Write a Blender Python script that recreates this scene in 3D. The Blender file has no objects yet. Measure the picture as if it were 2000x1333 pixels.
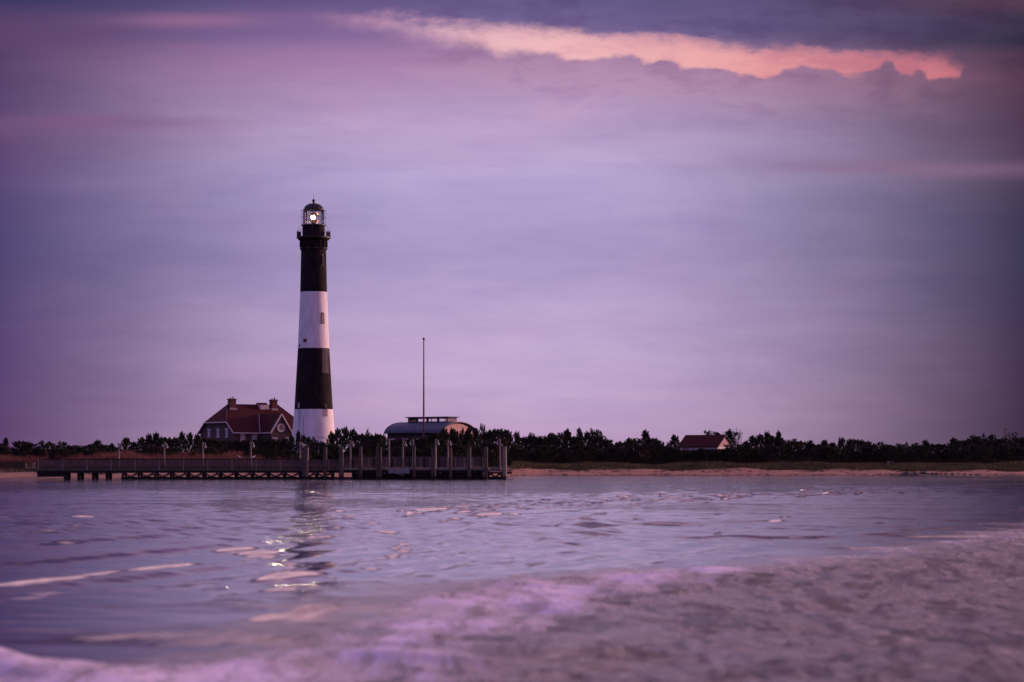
import bpy, math, random
import numpy as np

# ------------------------------------------------------------------ camera
F = 5000.0            # focal length in photo pixels (2000 wide) = 90 mm on 36 mm
HOR = 898.0           # row of the horizon
CH = 2.5              # eye height over the water
scene = bpy.context.scene
cd = bpy.data.cameras.new("camera"); cam = bpy.data.objects.new("camera", cd)
scene.collection.objects.link(cam); scene.camera = cam
cam.location = (0, 0, CH); cam.rotation_euler = (math.pi/2, 0, 0)
cd.sensor_width = 36; cd.lens = 90; cd.shift_y = (HOR-666.5)/2000
cd.clip_start = 0.5; cd.clip_end = 20000
cd.dof.use_dof = True; cd.dof.focus_distance = 430; cd.dof.aperture_fstop = 1.15

def lin(c):
    c = c/255.0
    return c/12.92 if c <= 0.04045 else ((c+0.055)/1.055)**2.4
def L3(r, g, b): return (lin(r), lin(g), lin(b), 1.0)

# ------------------------------------------------------------------ node helper
class NT:
    def __init__(s, nt): s.nt = nt
    def node(s, t, **kw):
        n = s.nt.nodes.new(t)
        for k, v in kw.items(): setattr(n, k, v)
        return n
    def put(s, sock, v):
        if hasattr(v, 'is_linked'): s.nt.links.new(v, sock)
        else: sock.default_value = v
    def m(s, op, a, b=None, c=None, clamp=False):
        n = s.node('ShaderNodeMath', operation=op, use_clamp=clamp)
        for i, v in enumerate((a, b, c)):
            if v is not None: s.put(n.inputs[i], v)
        return n.outputs[0]
    def mix(s, f, a, b, mode='MIX'):
        n = s.node('ShaderNodeMix', data_type='RGBA', blend_type=mode, clamp_factor=True)
        s.put(n.inputs[0], f); s.put(n.inputs[6], a); s.put(n.inputs[7], b)
        return n.outputs[2]
    def step(s, x, lo, hi):
        n = s.node('ShaderNodeMapRange', interpolation_type='SMOOTHSTEP')
        s.put(n.inputs[0], x); s.put(n.inputs[1], lo); s.put(n.inputs[2], hi)
        return n.outputs[0]
    def ramp(s, x, stops, interp='LINEAR'):
        n = s.node('ShaderNodeValToRGB'); r = n.color_ramp; r.interpolation = interp
        while len(r.elements) > 1: r.elements.remove(r.elements[0])
        for i, (p, c) in enumerate(stops):
            e = r.elements[0] if i == 0 else r.elements.new(p)
            e.position = p; e.color = c
        s.put(n.inputs[0], x); return n.outputs[0]
    def curve(s, x, pts):
        n = s.node('ShaderNodeFloatCurve'); cu = n.mapping.curves[0]
        n.mapping.use_clip = False
        cu.points[0].location = pts[0]; cu.points[1].location = pts[-1]
        for p in pts[1:-1]: cu.points.new(*p)
        n.mapping.update(); s.put(n.inputs[1], x); return n.outputs[0]
    def comb(s, x, y, z):
        n = s.node('ShaderNodeCombineXYZ')
        for i, v in enumerate((x, y, z)): s.put(n.inputs[i], v)
        return n.outputs[0]
    def noise(s, vec, scale, detail=3, rough=.5, dist=0.0):
        n = s.node('ShaderNodeTexNoise')
        s.put(n.inputs['Vector'], vec); n.inputs['Scale'].default_value = scale
        n.inputs['Detail'].default_value = detail; n.inputs['Roughness'].default_value = rough
        n.inputs['Distortion'].default_value = dist
        return n.outputs[0]

# ------------------------------------------------------------------ world: dusk sky with a cloud deck
SUN_EL, SUN_AZ = math.radians(7), math.radians(64)     # azimuth clockwise from the view direction
w = bpy.data.worlds.new("World"); scene.world = w; w.use_nodes = True
w.node_tree.nodes.clear(); T = NT(w.node_tree)
tc = T.node('ShaderNodeTexCoord'); sp = T.node('ShaderNodeSeparateXYZ')
w.node_tree.links.new(tc.outputs['Generated'], sp.inputs[0])
X, Y, Z = sp.outputs
hyp = T.m('SQRT', T.m('ADD', T.m('MULTIPLY', X, X), T.m('MULTIPLY', Y, Y)))
den = T.m('MAXIMUM', Y, T.m('MAXIMUM', T.m('MULTIPLY', hyp, .36), .001))
U = T.m('DIVIDE', X, den); V = T.m('DIVIDE', Z, den)
PX = T.m('MULTIPLY_ADD', U, 2.5, 0.5)                  # 0..1 over the seen azimuths
vec = T.comb(U, V, T.m('MULTIPLY', Y, .3))
def ypos(y): return (HOR-y)/F/0.25
def col(stops): return sorted([(ypos(y), L3(*c)) for y, c in stops])
Vn = T.m('DIVIDE', V, 0.25, clamp=True)
wob = T.noise(T.comb(T.m('MULTIPLY', U, 6), T.m('MULTIPLY', V, 40), 0.0), 1.0, 4, .55)
Vw = T.m('ADD', Vn, T.m('MULTIPLY', T.m('SUBTRACT', wob, .5), .06))
cen = T.ramp(Vw, col([(898,(192,160,194)),(850,(190,160,198)),(720,(192,168,208)),(640,(188,166,208)),(560,(180,162,206)),
    (500,(172,154,200)),(430,(174,158,204)),(340,(184,168,212)),(240,(186,162,204)),(170,(182,150,188)),(120,(172,136,174)),
    (60,(116,100,148)),(0,(98,88,136)),(-100,(92,78,120)),(-340,(92,72,104))]))
lef = T.ramp(Vw, col([(898,(98,68,108)),(860,(94,68,112)),(700,(92,70,118)),(580,(86,70,116)),(480,(80,70,118)),
    (380,(86,70,118)),(270,(98,72,116)),(180,(88,68,112)),(100,(84,62,104)),(30,(76,60,102)),(0,(58,54,98)),(-340,(70,54,88))]))
rig = T.ramp(Vw, col([(898,(66,48,72)),(800,(66,48,76)),(640,(64,50,82)),(520,(58,54,84)),(430,(60,54,84)),
    (330,(78,60,88)),(240,(78,56,84)),(150,(92,62,84)),(90,(50,44,70)),(40,(62,50,78)),(0,(74,54,76)),(-340,(74,52,72))]))
wl = T.curve(PX, [(0,1),(.1,.74),(.2,.40),(.3,.14),(.4,.02),(.5,0),(1,0)])
wr = T.curve(PX, [(0,0),(.48,0),(.6,.05),(.7,.2),(.8,.46),(.9,.76),(1,1)])
sky = T.mix(wl, cen, lef); sky = T.mix(wr, sky, rig)
# soft pinkish and bluish bands
b1 = T.noise(T.comb(T.m('MULTIPLY', U, 5), T.m('MULTIPLY', V, 34), 3.1), 1.0, 5, .6, .6)
sky = T.mix(T.m('MULTIPLY', T.step(b1, .5, .78), .20), sky, T.mix(1.0, sky, (1.45, .95, .95, 1), 'MULTIPLY'))
b2 = T.noise(T.comb(T.m('MULTIPLY', U, 11), T.m('MULTIPLY', V, 30), 9.4), 1.0, 6, .6, .8)
sky = T.mix(1.0, sky, T.ramp(b2, [(.25,(.90,.90,.93,1)),(.75,(1.09,1.08,1.05,1))]), 'MULTIPLY')
b3 = T.noise(T.comb(T.m('MULTIPLY', U, 16), T.m('MULTIPLY', V, 110), 6.7), 1.0, 7, .66, .25)
sky = T.mix(1.0, sky, T.ramp(b3, [(.3,(.93,.92,.95,1)),(.7,(1.07,1.07,1.04,1))]), 'MULTIPLY')
def band(px, py, hx, hy, c, amt):
    """a thin lit veil of cloud at an azimuth and elevation"""
    du = T.m('DIVIDE', T.m('SUBTRACT', U, (px-1000)/F), hx/F)
    dn = T.m('MULTIPLY', T.m('SUBTRACT', b2, .5), 1.6)
    dv = T.m('ADD', T.m('DIVIDE', T.m('SUBTRACT', V, (HOR-py)/F), hy/F), dn)
    r = T.m('ADD', T.m('MULTIPLY', du, du), T.m('MULTIPLY', dv, dv))
    return T.m('MULTIPLY', T.m('EXPONENT', T.m('MULTIPLY', r, -1.0)), amt)
for px, py, hx, hy, c, amt in [(180,240,260,16,(130,90,132),.6),(370,42,150,14,(158,110,146),.7),(1780,328,330,16,(140,106,138),.6),
        (1090,222,70,22,(206,168,200),.5),(60,60,220,30,(104,74,118),.5),(640,110,330,80,(168,122,178),.35),(1960,6,200,18,(96,66,86),.5)]:
    sky = T.mix(band(px, py, hx, hy, c, amt), sky, L3(*c))
# the lit gap between the upper deck and the cumulus below it
def cpts(pts): return [(x/2000, (300-y)/300) for x, y in pts]
TOP = T.curve(PX, cpts([(0,34),(560,26),(620,26),(700,29),(800,33),(900,41),(1000,46),(1100,50),(1180,62),(1260,68),(1330,72),(1420,80),(1500,92),(1600,95),(1700,102),(1800,108),(1880,118),(2000,160)]))
BOT = T.curve(PX, cpts([(0,30),(560,26),(640,36),(720,44),(800,56),(860,76),(940,86),(985,104),(1030,100),(1080,108),(1160,120),(1200,108),(1240,110),(1265,122),(1290,114),(1340,134),(1380,130),(1440,146),(1500,150),(1545,134),(1610,134),(1660,147),(1700,140),(1722,130),(1735,122),(1748,133),(1775,146),(1790,141),(1820,154),(1870,152),(1890,122),(2000,100)]))
fn = T.noise(T.comb(T.m('MULTIPLY', U, 110), T.m('MULTIPLY', V, 190), 1.0), 1.0, 6, .6)
fw = T.noise(T.comb(T.m('MULTIPLY', U, 22), T.m('MULTIPLY', V, 70), 5.0), 1.0, 6, .6, .5)
vy = T.m('DIVIDE', T.m('SUBTRACT', V, (HOR-300)/F), 300/F)
d_top = T.m('ADD', T.m('SUBTRACT', TOP, vy), T.m('MULTIPLY', T.m('SUBTRACT', T.m('MULTIPLY_ADD', fn, .35, T.m('MULTIPLY', fw, .65)), .5), .36))
d_bot = T.m('ADD', T.m('SUBTRACT', vy, BOT), T.m('MULTIPLY', T.m('SUBTRACT', fn, .5), .12))
soft = T.m('MULTIPLY_ADD', T.step(PX, .60, .35), .09, .02)
gap = T.m('MULTIPLY', T.step(d_top, -.03, .085), T.step(d_bot, T.m('MULTIPLY', soft, -1.0), soft))
gap = T.m('MULTIPLY', gap, T.m('MULTIPLY', T.step(PX, .27, .36), T.step(PX, .955, .93)))
gcol = T.ramp(PX, [(.3,L3(192,144,178)),(.40,L3(212,164,188)),(.5,L3(238,186,192)),(.64,L3(242,180,180)),(.75,L3(230,156,160)),(.88,L3(214,132,142)),(.95,L3(190,106,122))])
gcol = T.mix(T.m('MULTIPLY', T.step(fw, .40, .66), .75), gcol, T.mix(1.0, gcol, (.72,.64,.80,1), 'MULTIPLY'))
glow = T.m('MULTIPLY', T.m('MULTIPLY', T.step(d_bot, -.45, .0), T.step(d_top, -.02, .05)), T.m('MULTIPLY', T.step(PX, .3, .45), T.step(PX, 1.0, .8)))
sky = T.mix(T.m('MULTIPLY', glow, .16), sky, L3(214,156,180))
fl = T.noise(T.comb(T.m('MULTIPLY', U, 30), T.m('MULTIPLY', V, 75), 8.0), 1.0, 6, .62, .2)
lump = T.m('MULTIPLY', T.step(d_bot, -.55, -.05), T.step(PX, .30, .5))     # billows of the cloud bank under the gap
sky = T.mix(T.m('MULTIPLY', lump, T.step(fl, .46, .60)), sky, T.mix(1.0, sky, (.86,.82,.88,1), 'MULTIPLY'))
sky = T.mix(gap, sky, gcol)
# sky above the picture: dark deck, then added overbright pink cloud for water streaks
up = T.noise(T.comb(T.m('MULTIPLY', U, 7), T.m('MULTIPLY', V, 9), 2.0), 1.0, 4, .55)
hi = T.mix(T.step(up, .35, .65), (2.6,1.45,1.75,1), (1.25,.76,1.05,1))
sky = T.mix(T.step(T.m('ADD', V, T.m('MULTIPLY', T.m('SUBTRACT', up, .5), .06)), .19, .34), sky, hi)
sky = T.mix(T.step(V, .45, .9), sky, L3(150,128,186))
# behind the camera and to the sides: even dusk cloud
sky = T.mix(T.step(Y, .75, .2), sky, T.mix(T.step(X, -.2, 1.0), L3(138,122,186), L3(196,134,164)))
sky = T.mix(T.step(Z, -.02, -.2), sky, L3(60,50,80))
ns = T.node('ShaderNodeTexSky', sky_type='NISHITA', sun_disc=False)
ns.sun_elevation = SUN_EL; ns.sun_rotation = SUN_AZ
bg1 = T.node('ShaderNodeBackground'); T.put(bg1.inputs[0], ns.outputs[0]); bg1.inputs[1].default_value = .05
bg2 = T.node('ShaderNodeBackground'); T.put(bg2.inputs[0], sky); bg2.inputs[1].default_value = 1.0
ms = T.node('ShaderNodeMixShader'); ms.inputs[0].default_value = .985
T.put(ms.inputs[1], bg1.outputs[0]); T.put(ms.inputs[2], bg2.outputs[0])
wo = T.node('ShaderNodeOutputWorld'); T.put(wo.inputs[0], ms.outputs[0])

sd = bpy.data.lights.new("sun", 'SUN'); so = bpy.data.objects.new("sun", sd); scene.collection.objects.link(so)
sd.energy = 3.8; sd.angle = math.radians(6); sd.color = (1, .52, .44)
from mathutils import Vector, Matrix
sdir = Vector((math.sin(SUN_AZ)*math.cos(SUN_EL), math.cos(SUN_AZ)*math.cos(SUN_EL), math.sin(SUN_EL)))
so.rotation_euler = sdir.to_track_quat('Z', 'Y').to_euler()
so.location = (100, 0, 60)
vs = scene.view_settings; vs.view_transform = 'Standard'; vs.look = 'None'; vs.exposure = 0; vs.gamma = 1

# ------------------------------------------------------------------ helpers
C = scene.collection
def wx(px, D): return (px-1000)/F*D
def wz(py, D): return CH+(HOR-py)/F*D
def tag(o, label=None, cat=None, group=None, kind=None):
    for k, v in (('label', label), ('category', cat), ('group', group), ('kind', kind)):
        if v: o[k] = v
    return o
def empty(name, loc, rz=0, label=None, cat=None, group=None):
    o = bpy.data.objects.new(name, None); C.objects.link(o)
    o.location = loc; o.rotation_euler = (0, 0, rz); o.empty_display_size = .5
    return tag(o, label, cat, group)
class MB:
    def __init__(s): s.v = []; s.f = []
    def add(s, vs, fs):
        b = len(s.v); s.v += [tuple(p) for p in vs]; s.f += [tuple(i+b for i in f) for f in fs]; return s
    def box(s, x0, x1, y0, y1, z0, z1):
        return s.add([(x0,y0,z0),(x1,y0,z0),(x1,y1,z0),(x0,y1,z0),(x0,y0,z1),(x1,y0,z1),(x1,y1,z1),(x0,y1,z1)],
            [(0,3,2,1),(4,5,6,7),(0,1,5,4),(1,2,6,5),(2,3,7,6),(3,0,4,7)])
    def prism(s, poly, axis, a, b):
        """poly of 2-D points extruded along axis from a to b"""
        def P(p, t):
            return {'x': (t, p[0], p[1]), 'y': (p[0], t, p[1]), 'z': (p[0], p[1], t)}[axis]
        n = len(poly)
        return s.add([P(p, a) for p in poly]+[P(p, b) for p in poly],
            [tuple(range(n-1, -1, -1)), tuple(range(n, 2*n))]+[(i, (i+1) % n, n+(i+1) % n, n+i) for i in range(n)])
    def tube(s, p0, p1, r0, r1=None, n=8, cap=True):
        r1 = r0 if r1 is None else r1
        p0, p1 = Vector(p0), Vector(p1); d = (p1-p0).normalized()
        a = d.orthogonal().normalized(); b = d.cross(a)
        vs = []
        for p, r in ((p0, r0), (p1, r1)):
            for i in range(n):
                t = 2*math.pi*i/n; vs.append(p+a*r*math.cos(t)+b*r*math.sin(t))
        fs = [(i, (i+1) % n, n+(i+1) % n, n+i) for i in range(n)]
        if cap: fs += [tuple(range(n-1, -1, -1)), tuple(range(n, 2*n))]
        return s.add(vs, fs)
    def path(s, pts, r, n=6):
        for a, b in zip(pts[:-1], pts[1:]): s.tube(a, b, r, r, n)
        return s
    def lathe(s, prof, n=32, cx=0, cy=0, close=False):
        vs = []
        for r, z in prof:
            for i in range(n):
                t = 2*math.pi*i/n; vs.append((cx+r*math.cos(t), cy+r*math.sin(t), z))
        fs = [(k*n+i, k*n+(i+1) % n, (k+1)*n+(i+1) % n, (k+1)*n+i) for k in range(len(prof)-1) for i in range(n)]
        if close: fs += [((len(prof)-1)*n+i, (len(prof)-1)*n+(i+1) % n, (i+1) % n, i) for i in range(n)]
        else: fs += [tuple(range(n-1, -1, -1)), tuple((len(prof)-1)*n+i for i in range(n))]
        return s.add(vs, fs)
    def sheet(s, faces, th):
        """solid slab from planar 3-D polygons, thickened downwards"""
        for f in faces:
            n = len(f); lo = [(x, y, z-th) for x, y, z in f]
            s.add(list(f)+lo, [tuple(range(n)), tuple(range(2*n-1, n-1, -1))]+[(i, n+i, n+(i+1) % n, (i+1) % n) for i in range(n)])
        return s
    def build(s, name, mat, parent=None, smooth=False, loc=None):
        me = bpy.data.meshes.new(name); me.from_pydata(s.v, [], s.f); me.update()
        me.materials.append(mat)
        import bmesh
        bm = bmesh.new(); bm.from_mesh(me); bmesh.ops.recalc_face_normals(bm, faces=bm.faces); bm.to_mesh(me); bm.free()
        if smooth:
            me.shade_smooth() if hasattr(me, 'shade_smooth') else None
            try: me.set_sharp_from_angle(angle=math.radians(40))
            except Exception: pass
        o = bpy.data.objects.new(name, me); C.objects.link(o)
        if parent: o.parent = parent
        if loc: o.location = loc
        return o
def copy_tree(o, parent=None):
    c = o.copy(); C.objects.link(c); c.parent = parent
    for ch in list(o.children): copy_tree(ch, c)
    return c
def np_mesh(name, V_, F_, mat, smooth=True):
    me = bpy.data.meshes.new(name); V_ = np.asarray(V_, np.float32); F_ = np.asarray(F_, np.int32)
    k = F_.shape[1]
    me.vertices.add(len(V_)); me.vertices.foreach_set('co', V_.ravel())
    me.loops.add(F_.size); me.loops.foreach_set('vertex_index', F_.ravel())
    me.polygons.add(len(F_)); me.polygons.foreach_set('loop_start', np.arange(0, F_.size, k, dtype=np.int32))
    me.polygons.foreach_set('loop_total', np.full(len(F_), k, np.int32))
    me.polygons.foreach_set('use_smooth', np.full(len(F_), smooth))
    me.update(calc_edges=True); me.materials.append(mat)
    o = bpy.data.objects.new(name, me); C.objects.link(o); return o

# ------------------------------------------------------------------ materials
def mat(name, c1, c2=None, scale=3.0, rough=.7, bump=0.0, bscale=None, stretch=(1,1,1), spec=.3, metal=0.0, detail=5, lo=.35, hi=.65):
    m_ = bpy.data.materials.new(name); m_.use_nodes = True; t = NT(m_.node_tree)
    b = m_.node_tree.nodes['Principled BSDF']
    g = t.node('ShaderNodeTexCoord'); mp = t.node('ShaderNodeMapping'); mp.inputs['Scale'].default_value = stretch
    t.put(mp.inputs[0], g.outputs['Object'])
    n = t.noise(mp.outputs[0], scale, detail, .6)
    c2 = c2 or tuple(x*.75 for x in c1)
    t.put(b.inputs['Base Color'], t.ramp(n, [(lo, (*c1, 1)), (hi, (*c2, 1))]))
    b.inputs['Roughness'].default_value = rough; b.inputs['Specular IOR Level'].default_value = spec
    b.inputs['Metallic'].default_value = metal
    if bump:
        bn = t.noise(mp.outputs[0], bscale or scale*4, 4, .6)
        bu = t.node('ShaderNodeBump'); bu.inputs['Strength'].default_value = bump; bu.inputs['Distance'].default_value = .1
        t.put(bu.inputs['Height'], bn); t.put(b.inputs['Normal'], bu.outputs[0])
    return m_
def brick(name, c1, c2, mortar, sx=4.0, rough=.85):
    m_ = mat(name, c1); t = NT(m_.node_tree); b = m_.node_tree.nodes['Principled BSDF']
    g = t.node('ShaderNodeTexCoord'); s_ = t.node('ShaderNodeSeparateXYZ'); t.put(s_.inputs[0], g.outputs['Object'])
    bt = t.node('ShaderNodeTexBrick'); t.put(bt.inputs[0], t.comb(t.m('ADD', s_.outputs[0], s_.outputs[1]), s_.outputs[2], 0.0))
    bt.inputs['Scale'].default_value = sx
    bt.inputs['Color1'].default_value = (*c1, 1); bt.inputs['Color2'].default_value = (*c2, 1); bt.inputs['Mortar'].default_value = (*mortar, 1)
    t.put(b.inputs['Base Color'], bt.outputs[0]); b.inputs['Roughness'].default_value = rough
    return m_
M = {}
M['black'] = mat('black_paint', (.010,.008,.011), (.026,.020,.025), 1.2, .85, .3, 6, (1,1,.4), .1)
M['white'] = mat('white_paint', (.77,.79,.83), (.60,.60,.64), .9, .7, .3, 6, (1.4,1.4,.35), .2, lo=.42, hi=.74)
M['iron'] = mat('black_iron', (.02,.018,.02), None, 3, .55, spec=.4)
M['grey_patch'] = mat('grey_patch_paint', (.075,.06,.075), (.05,.042,.05), 1, .8)
M['dark_glass'] = mat('dark_window', (.012,.012,.016), None, 2, .15, spec=.6)
M['reveal'] = mat('reveal_plaster', (.34,.29,.33), (.25,.21,.25), 2, .8)
M['brass'] = mat('brass', (.55,.38,.18), None, 2, .35, metal=.8)
M['rust'] = mat('rust_brown', (.16,.08,.045), None, 2, .8)
M['roof_red'] = mat('red_roof_tile', (.060,.008,.012), (.040,.006,.009), 1.2, .8, .5, 10, (1,1,2.5), .15)
M['trim'] = mat('cream_trim', (.55,.48,.50), (.42,.36,.40), 2, .7)
M['brick_wall'] = brick('brown_brick', (.085,.05,.052), (.06,.038,.04), (.11,.085,.09), 3.0)
M['chimney'] = brick('red_brick', (.12,.035,.032), (.085,.027,.028), (.11,.065,.065), 3.0)
M['tin'] = mat('blue_grey_tin', (.105,.12,.17), (.065,.08,.12), .7, .75, .4, 3, (3,.4,1), .2)
M['tin_dark'] = mat('dark_tin_edge', (.05,.05,.07), None, 1, .6)
M['hall_wall'] = mat('dark_shingle_wall', (.05,.04,.045), (.035,.028,.034), 2, .85)
M['gable'] = mat('sunlit_pink_gable', (.52,.36,.36), (.44,.30,.31), 1.5, .85, stretch=(1,1,.3))  # pink of the low sun put into the end-wall colour
M['cottage_wall'] = mat('white_clapboard', (.62,.60,.62), (.48,.46,.50), 2, .8)
M['pale_window'] = mat('pale_window_glass', (.42,.42,.50), (.30,.30,.38), 1, .25, spec=.5)
M['pole'] = mat('painted_pole', (.13,.07,.09), None, 1, .6)
M['wood'] = mat('weathered_timber', (.12,.102,.088), (.05,.042,.038), 2.5, .85, .5, 8, (3,3,.35))
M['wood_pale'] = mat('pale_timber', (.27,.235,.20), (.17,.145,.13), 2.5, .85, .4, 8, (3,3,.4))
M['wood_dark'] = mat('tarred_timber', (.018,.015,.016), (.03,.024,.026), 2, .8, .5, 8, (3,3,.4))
M['picket'] = mat('grey_picket', (.12,.088,.098), (.08,.06,.07), 2.5, .85, .4, 8, (3,3,.4))
M['metal_grey'] = mat('grey_metal', (.22,.24,.28), None, 2, .5, metal=.3)
M['lampwhite'] = mat('frosted_lamp', (.5,.5,.52), None, 2, .3)
M['gull_white'] = mat('white_feathers', (.75,.75,.78), (.6,.6,.65), 8, .8)
M['gull_grey'] = mat('grey_feathers', (.28,.30,.36), None, 8, .8)
M['beak'] = mat('yellow_beak', (.5,.32,.06), None, 8, .5)
M['bark'] = mat('dark_bark', (.05,.038,.034), None, 3, .9)
M['fol'] = [mat('juniper_foliage', (.034,.038,.026), (.062,.060,.040), .8, .9, spec=.1),
            mat('pine_foliage', (.026,.034,.024), (.046,.052,.034), .8, .9, spec=.1),
            mat('brown_foliage', (.062,.044,.038), (.040,.036,.030), .8, .9, spec=.1)]
M['under'] = mat('undergrowth', (.022,.022,.016), (.034,.030,.022), .8, .95, spec=.05)
M['rock'] = mat('wet_rock', (.03,.025,.028), (.055,.045,.048), 3, .6, .8, 6)
M['reed'] = mat('rust_reeds', (.27,.12,.09), (.12,.06,.05), .35, .9, spec=.1)
M['grass'] = mat('dune_grass', (.15,.135,.065), (.08,.07,.04), .3, .9, spec=.1)
em = bpy.data.materials.new('lit_beacon'); em.use_nodes = True
eb = em.node_tree.nodes['Principled BSDF']; eb.inputs['Emission Color'].default_value = (1,.80,.58,1); eb.inputs['Emission Strength'].default_value = 45
eb.inputs['Base Color'].default_value = (.8,.8,.7,1); M['beacon'] = em
gm = bpy.data.materials.new('lantern_glass'); gm.use_nodes = True; t = NT(gm.node_tree); gm.node_tree.nodes.remove(gm.node_tree.nodes['Principled BSDF'])
tr = t.node('ShaderNodeBsdfTransparent'); tr.inputs[0].default_value = (.93,.93,.95,1)
gl = t.node('ShaderNodeBsdfGlossy'); gl.inputs['Roughness'].default_value = .03
fr = t.node('ShaderNodeFresnel'); fr.inputs[0].default_value = 1.45
mx = t.node('ShaderNodeMixShader'); t.put(mx.inputs[0], fr.outputs[0]); t.put(mx.inputs[1], tr.outputs[0]); t.put(mx.inputs[2], gl.outputs[0])
t.put(gm.node_tree.nodes['Material Output'].inputs[0], mx.outputs[0]); M['glass'] = gm

gm = bpy.data.materials.new('lens_glass'); gm.use_nodes = True; t = NT(gm.node_tree); gm.node_tree.nodes.remove(gm.node_tree.nodes['Principled BSDF'])
tr = t.node('ShaderNodeBsdfTransparent'); df = t.node('ShaderNodeBsdfTranslucent'); df.inputs[0].default_value = (.8,.8,.85,1)
mx = t.node('ShaderNodeMixShader'); mx.inputs[0].default_value = .16; t.put(mx.inputs[1], tr.outputs[0]); t.put(mx.inputs[2], df.outputs[0])
t.put(gm.node_tree.nodes['Material Output'].inputs[0], mx.outputs[0]); M['lensglass'] = gm

# ------------------------------------------------------------------ ground
SHX = np.array([-3000,-200,-69,-52,-46,-25,-8,-1,4,20,60,90,200,3000.])
SHY = np.array([ 347, 347, 347,346,345,345,356,386,400,404,408,418,446,446.])
def shore(x):
    x = np.asarray(x, float)
    return np.interp(x, SHX, SHY)+.6*np.sin(x*.35)+.3*np.sin(x*1.1+1)
HT = np.array([-400,-30,0,16,20,34,60,110,3000.]); HZ = np.array([-8,-1.2,0,.85,1.25,1.5,2.3,3.6,4.0])
def bumps(x, y): return .12*np.sin(x*.31+y*.17)+.09*np.sin(x*.83-y*.4)+.05*np.sin(x*2.1+y*1.7)
def gz(x, y):
    t_ = y-shore(x)
    return np.interp(t_, HT, HZ)+bumps(x, y)*np.clip(t_/12, 0, 1)
gx = np.concatenate([np.linspace(-3000,-130,12), np.linspace(-120,160,561), np.linspace(170,3000,12)])
gy = np.concatenate([np.linspace(-60,320,9), np.linspace(325,480,221), np.linspace(490,900,24), np.linspace(1000,9000,8)])
GX, GY = np.meshgrid(gx, gy); GZ = gz(GX, GY)
n1, n2 = GX.shape; idx = np.arange(n1*n2).reshape(n1, n2)
quads = lambda I: np.stack([I[:-1,:-1], I[:-1,1:], I[1:,1:], I[1:,:-1]], -1).reshape(-1, 4)
gm_ = bpy.data.materials.new('sand_and_soil'); gm_.use_nodes = True; t = NT(gm_.node_tree); b = gm_.node_tree.nodes['Principled BSDF']
ta = t.node('ShaderNodeAttribute', attribute_name='inland'); g = t.node('ShaderNodeTexCoord')
n_ = t.noise(g.outputs['Object'], .35, 5, .65); n2_ = t.noise(g.outputs['Object'], 2.2, 4, .6)
sand = t.ramp(n_, [(.3,(.38,.22,.14,1)),(.7,(.28,.16,.105,1))]); sand = t.mix(t.step(n2_, .62, .72), sand, (.10,.06,.05,1))
wet = t.step(t.m('ADD', ta.outputs['Fac'], t.m('MULTIPLY', n_, 1.5)), 1.0, 2.6); sand = t.mix(wet, (.14,.075,.065,1), sand)
soil = t.ramp(n2_, [(.3,(.035,.03,.022,1)),(.7,(.055,.04,.03,1))])
f_ = t.step(t.m('ADD', ta.outputs['Fac'], t.m('MULTIPLY', t.m('SUBTRACT', n_, .5), 14)), 16, 20)
t.put(b.inputs['Base Color'], t.mix(f_, sand, soil)); b.inputs['Roughness'].default_value = .95; b.inputs['Specular IOR Level'].default_value = .1
bu = t.node('ShaderNodeBump'); bu.inputs['Strength'].default_value = .8; bu.inputs['Distance'].default_value = .15
t.put(bu.inputs['Height'], n2_); t.put(b.inputs['Normal'], bu.outputs[0])
ground = np_mesh('ground', np.stack([GX, GY, GZ], -1).reshape(-1, 3), quads(idx), gm_)
at = ground.data.attributes.new('inland', 'FLOAT', 'POINT'); at.data.foreach_set('value', (GY-shore(GX)).ravel().astype(np.float32))
tag(ground, kind='structure')

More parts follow.
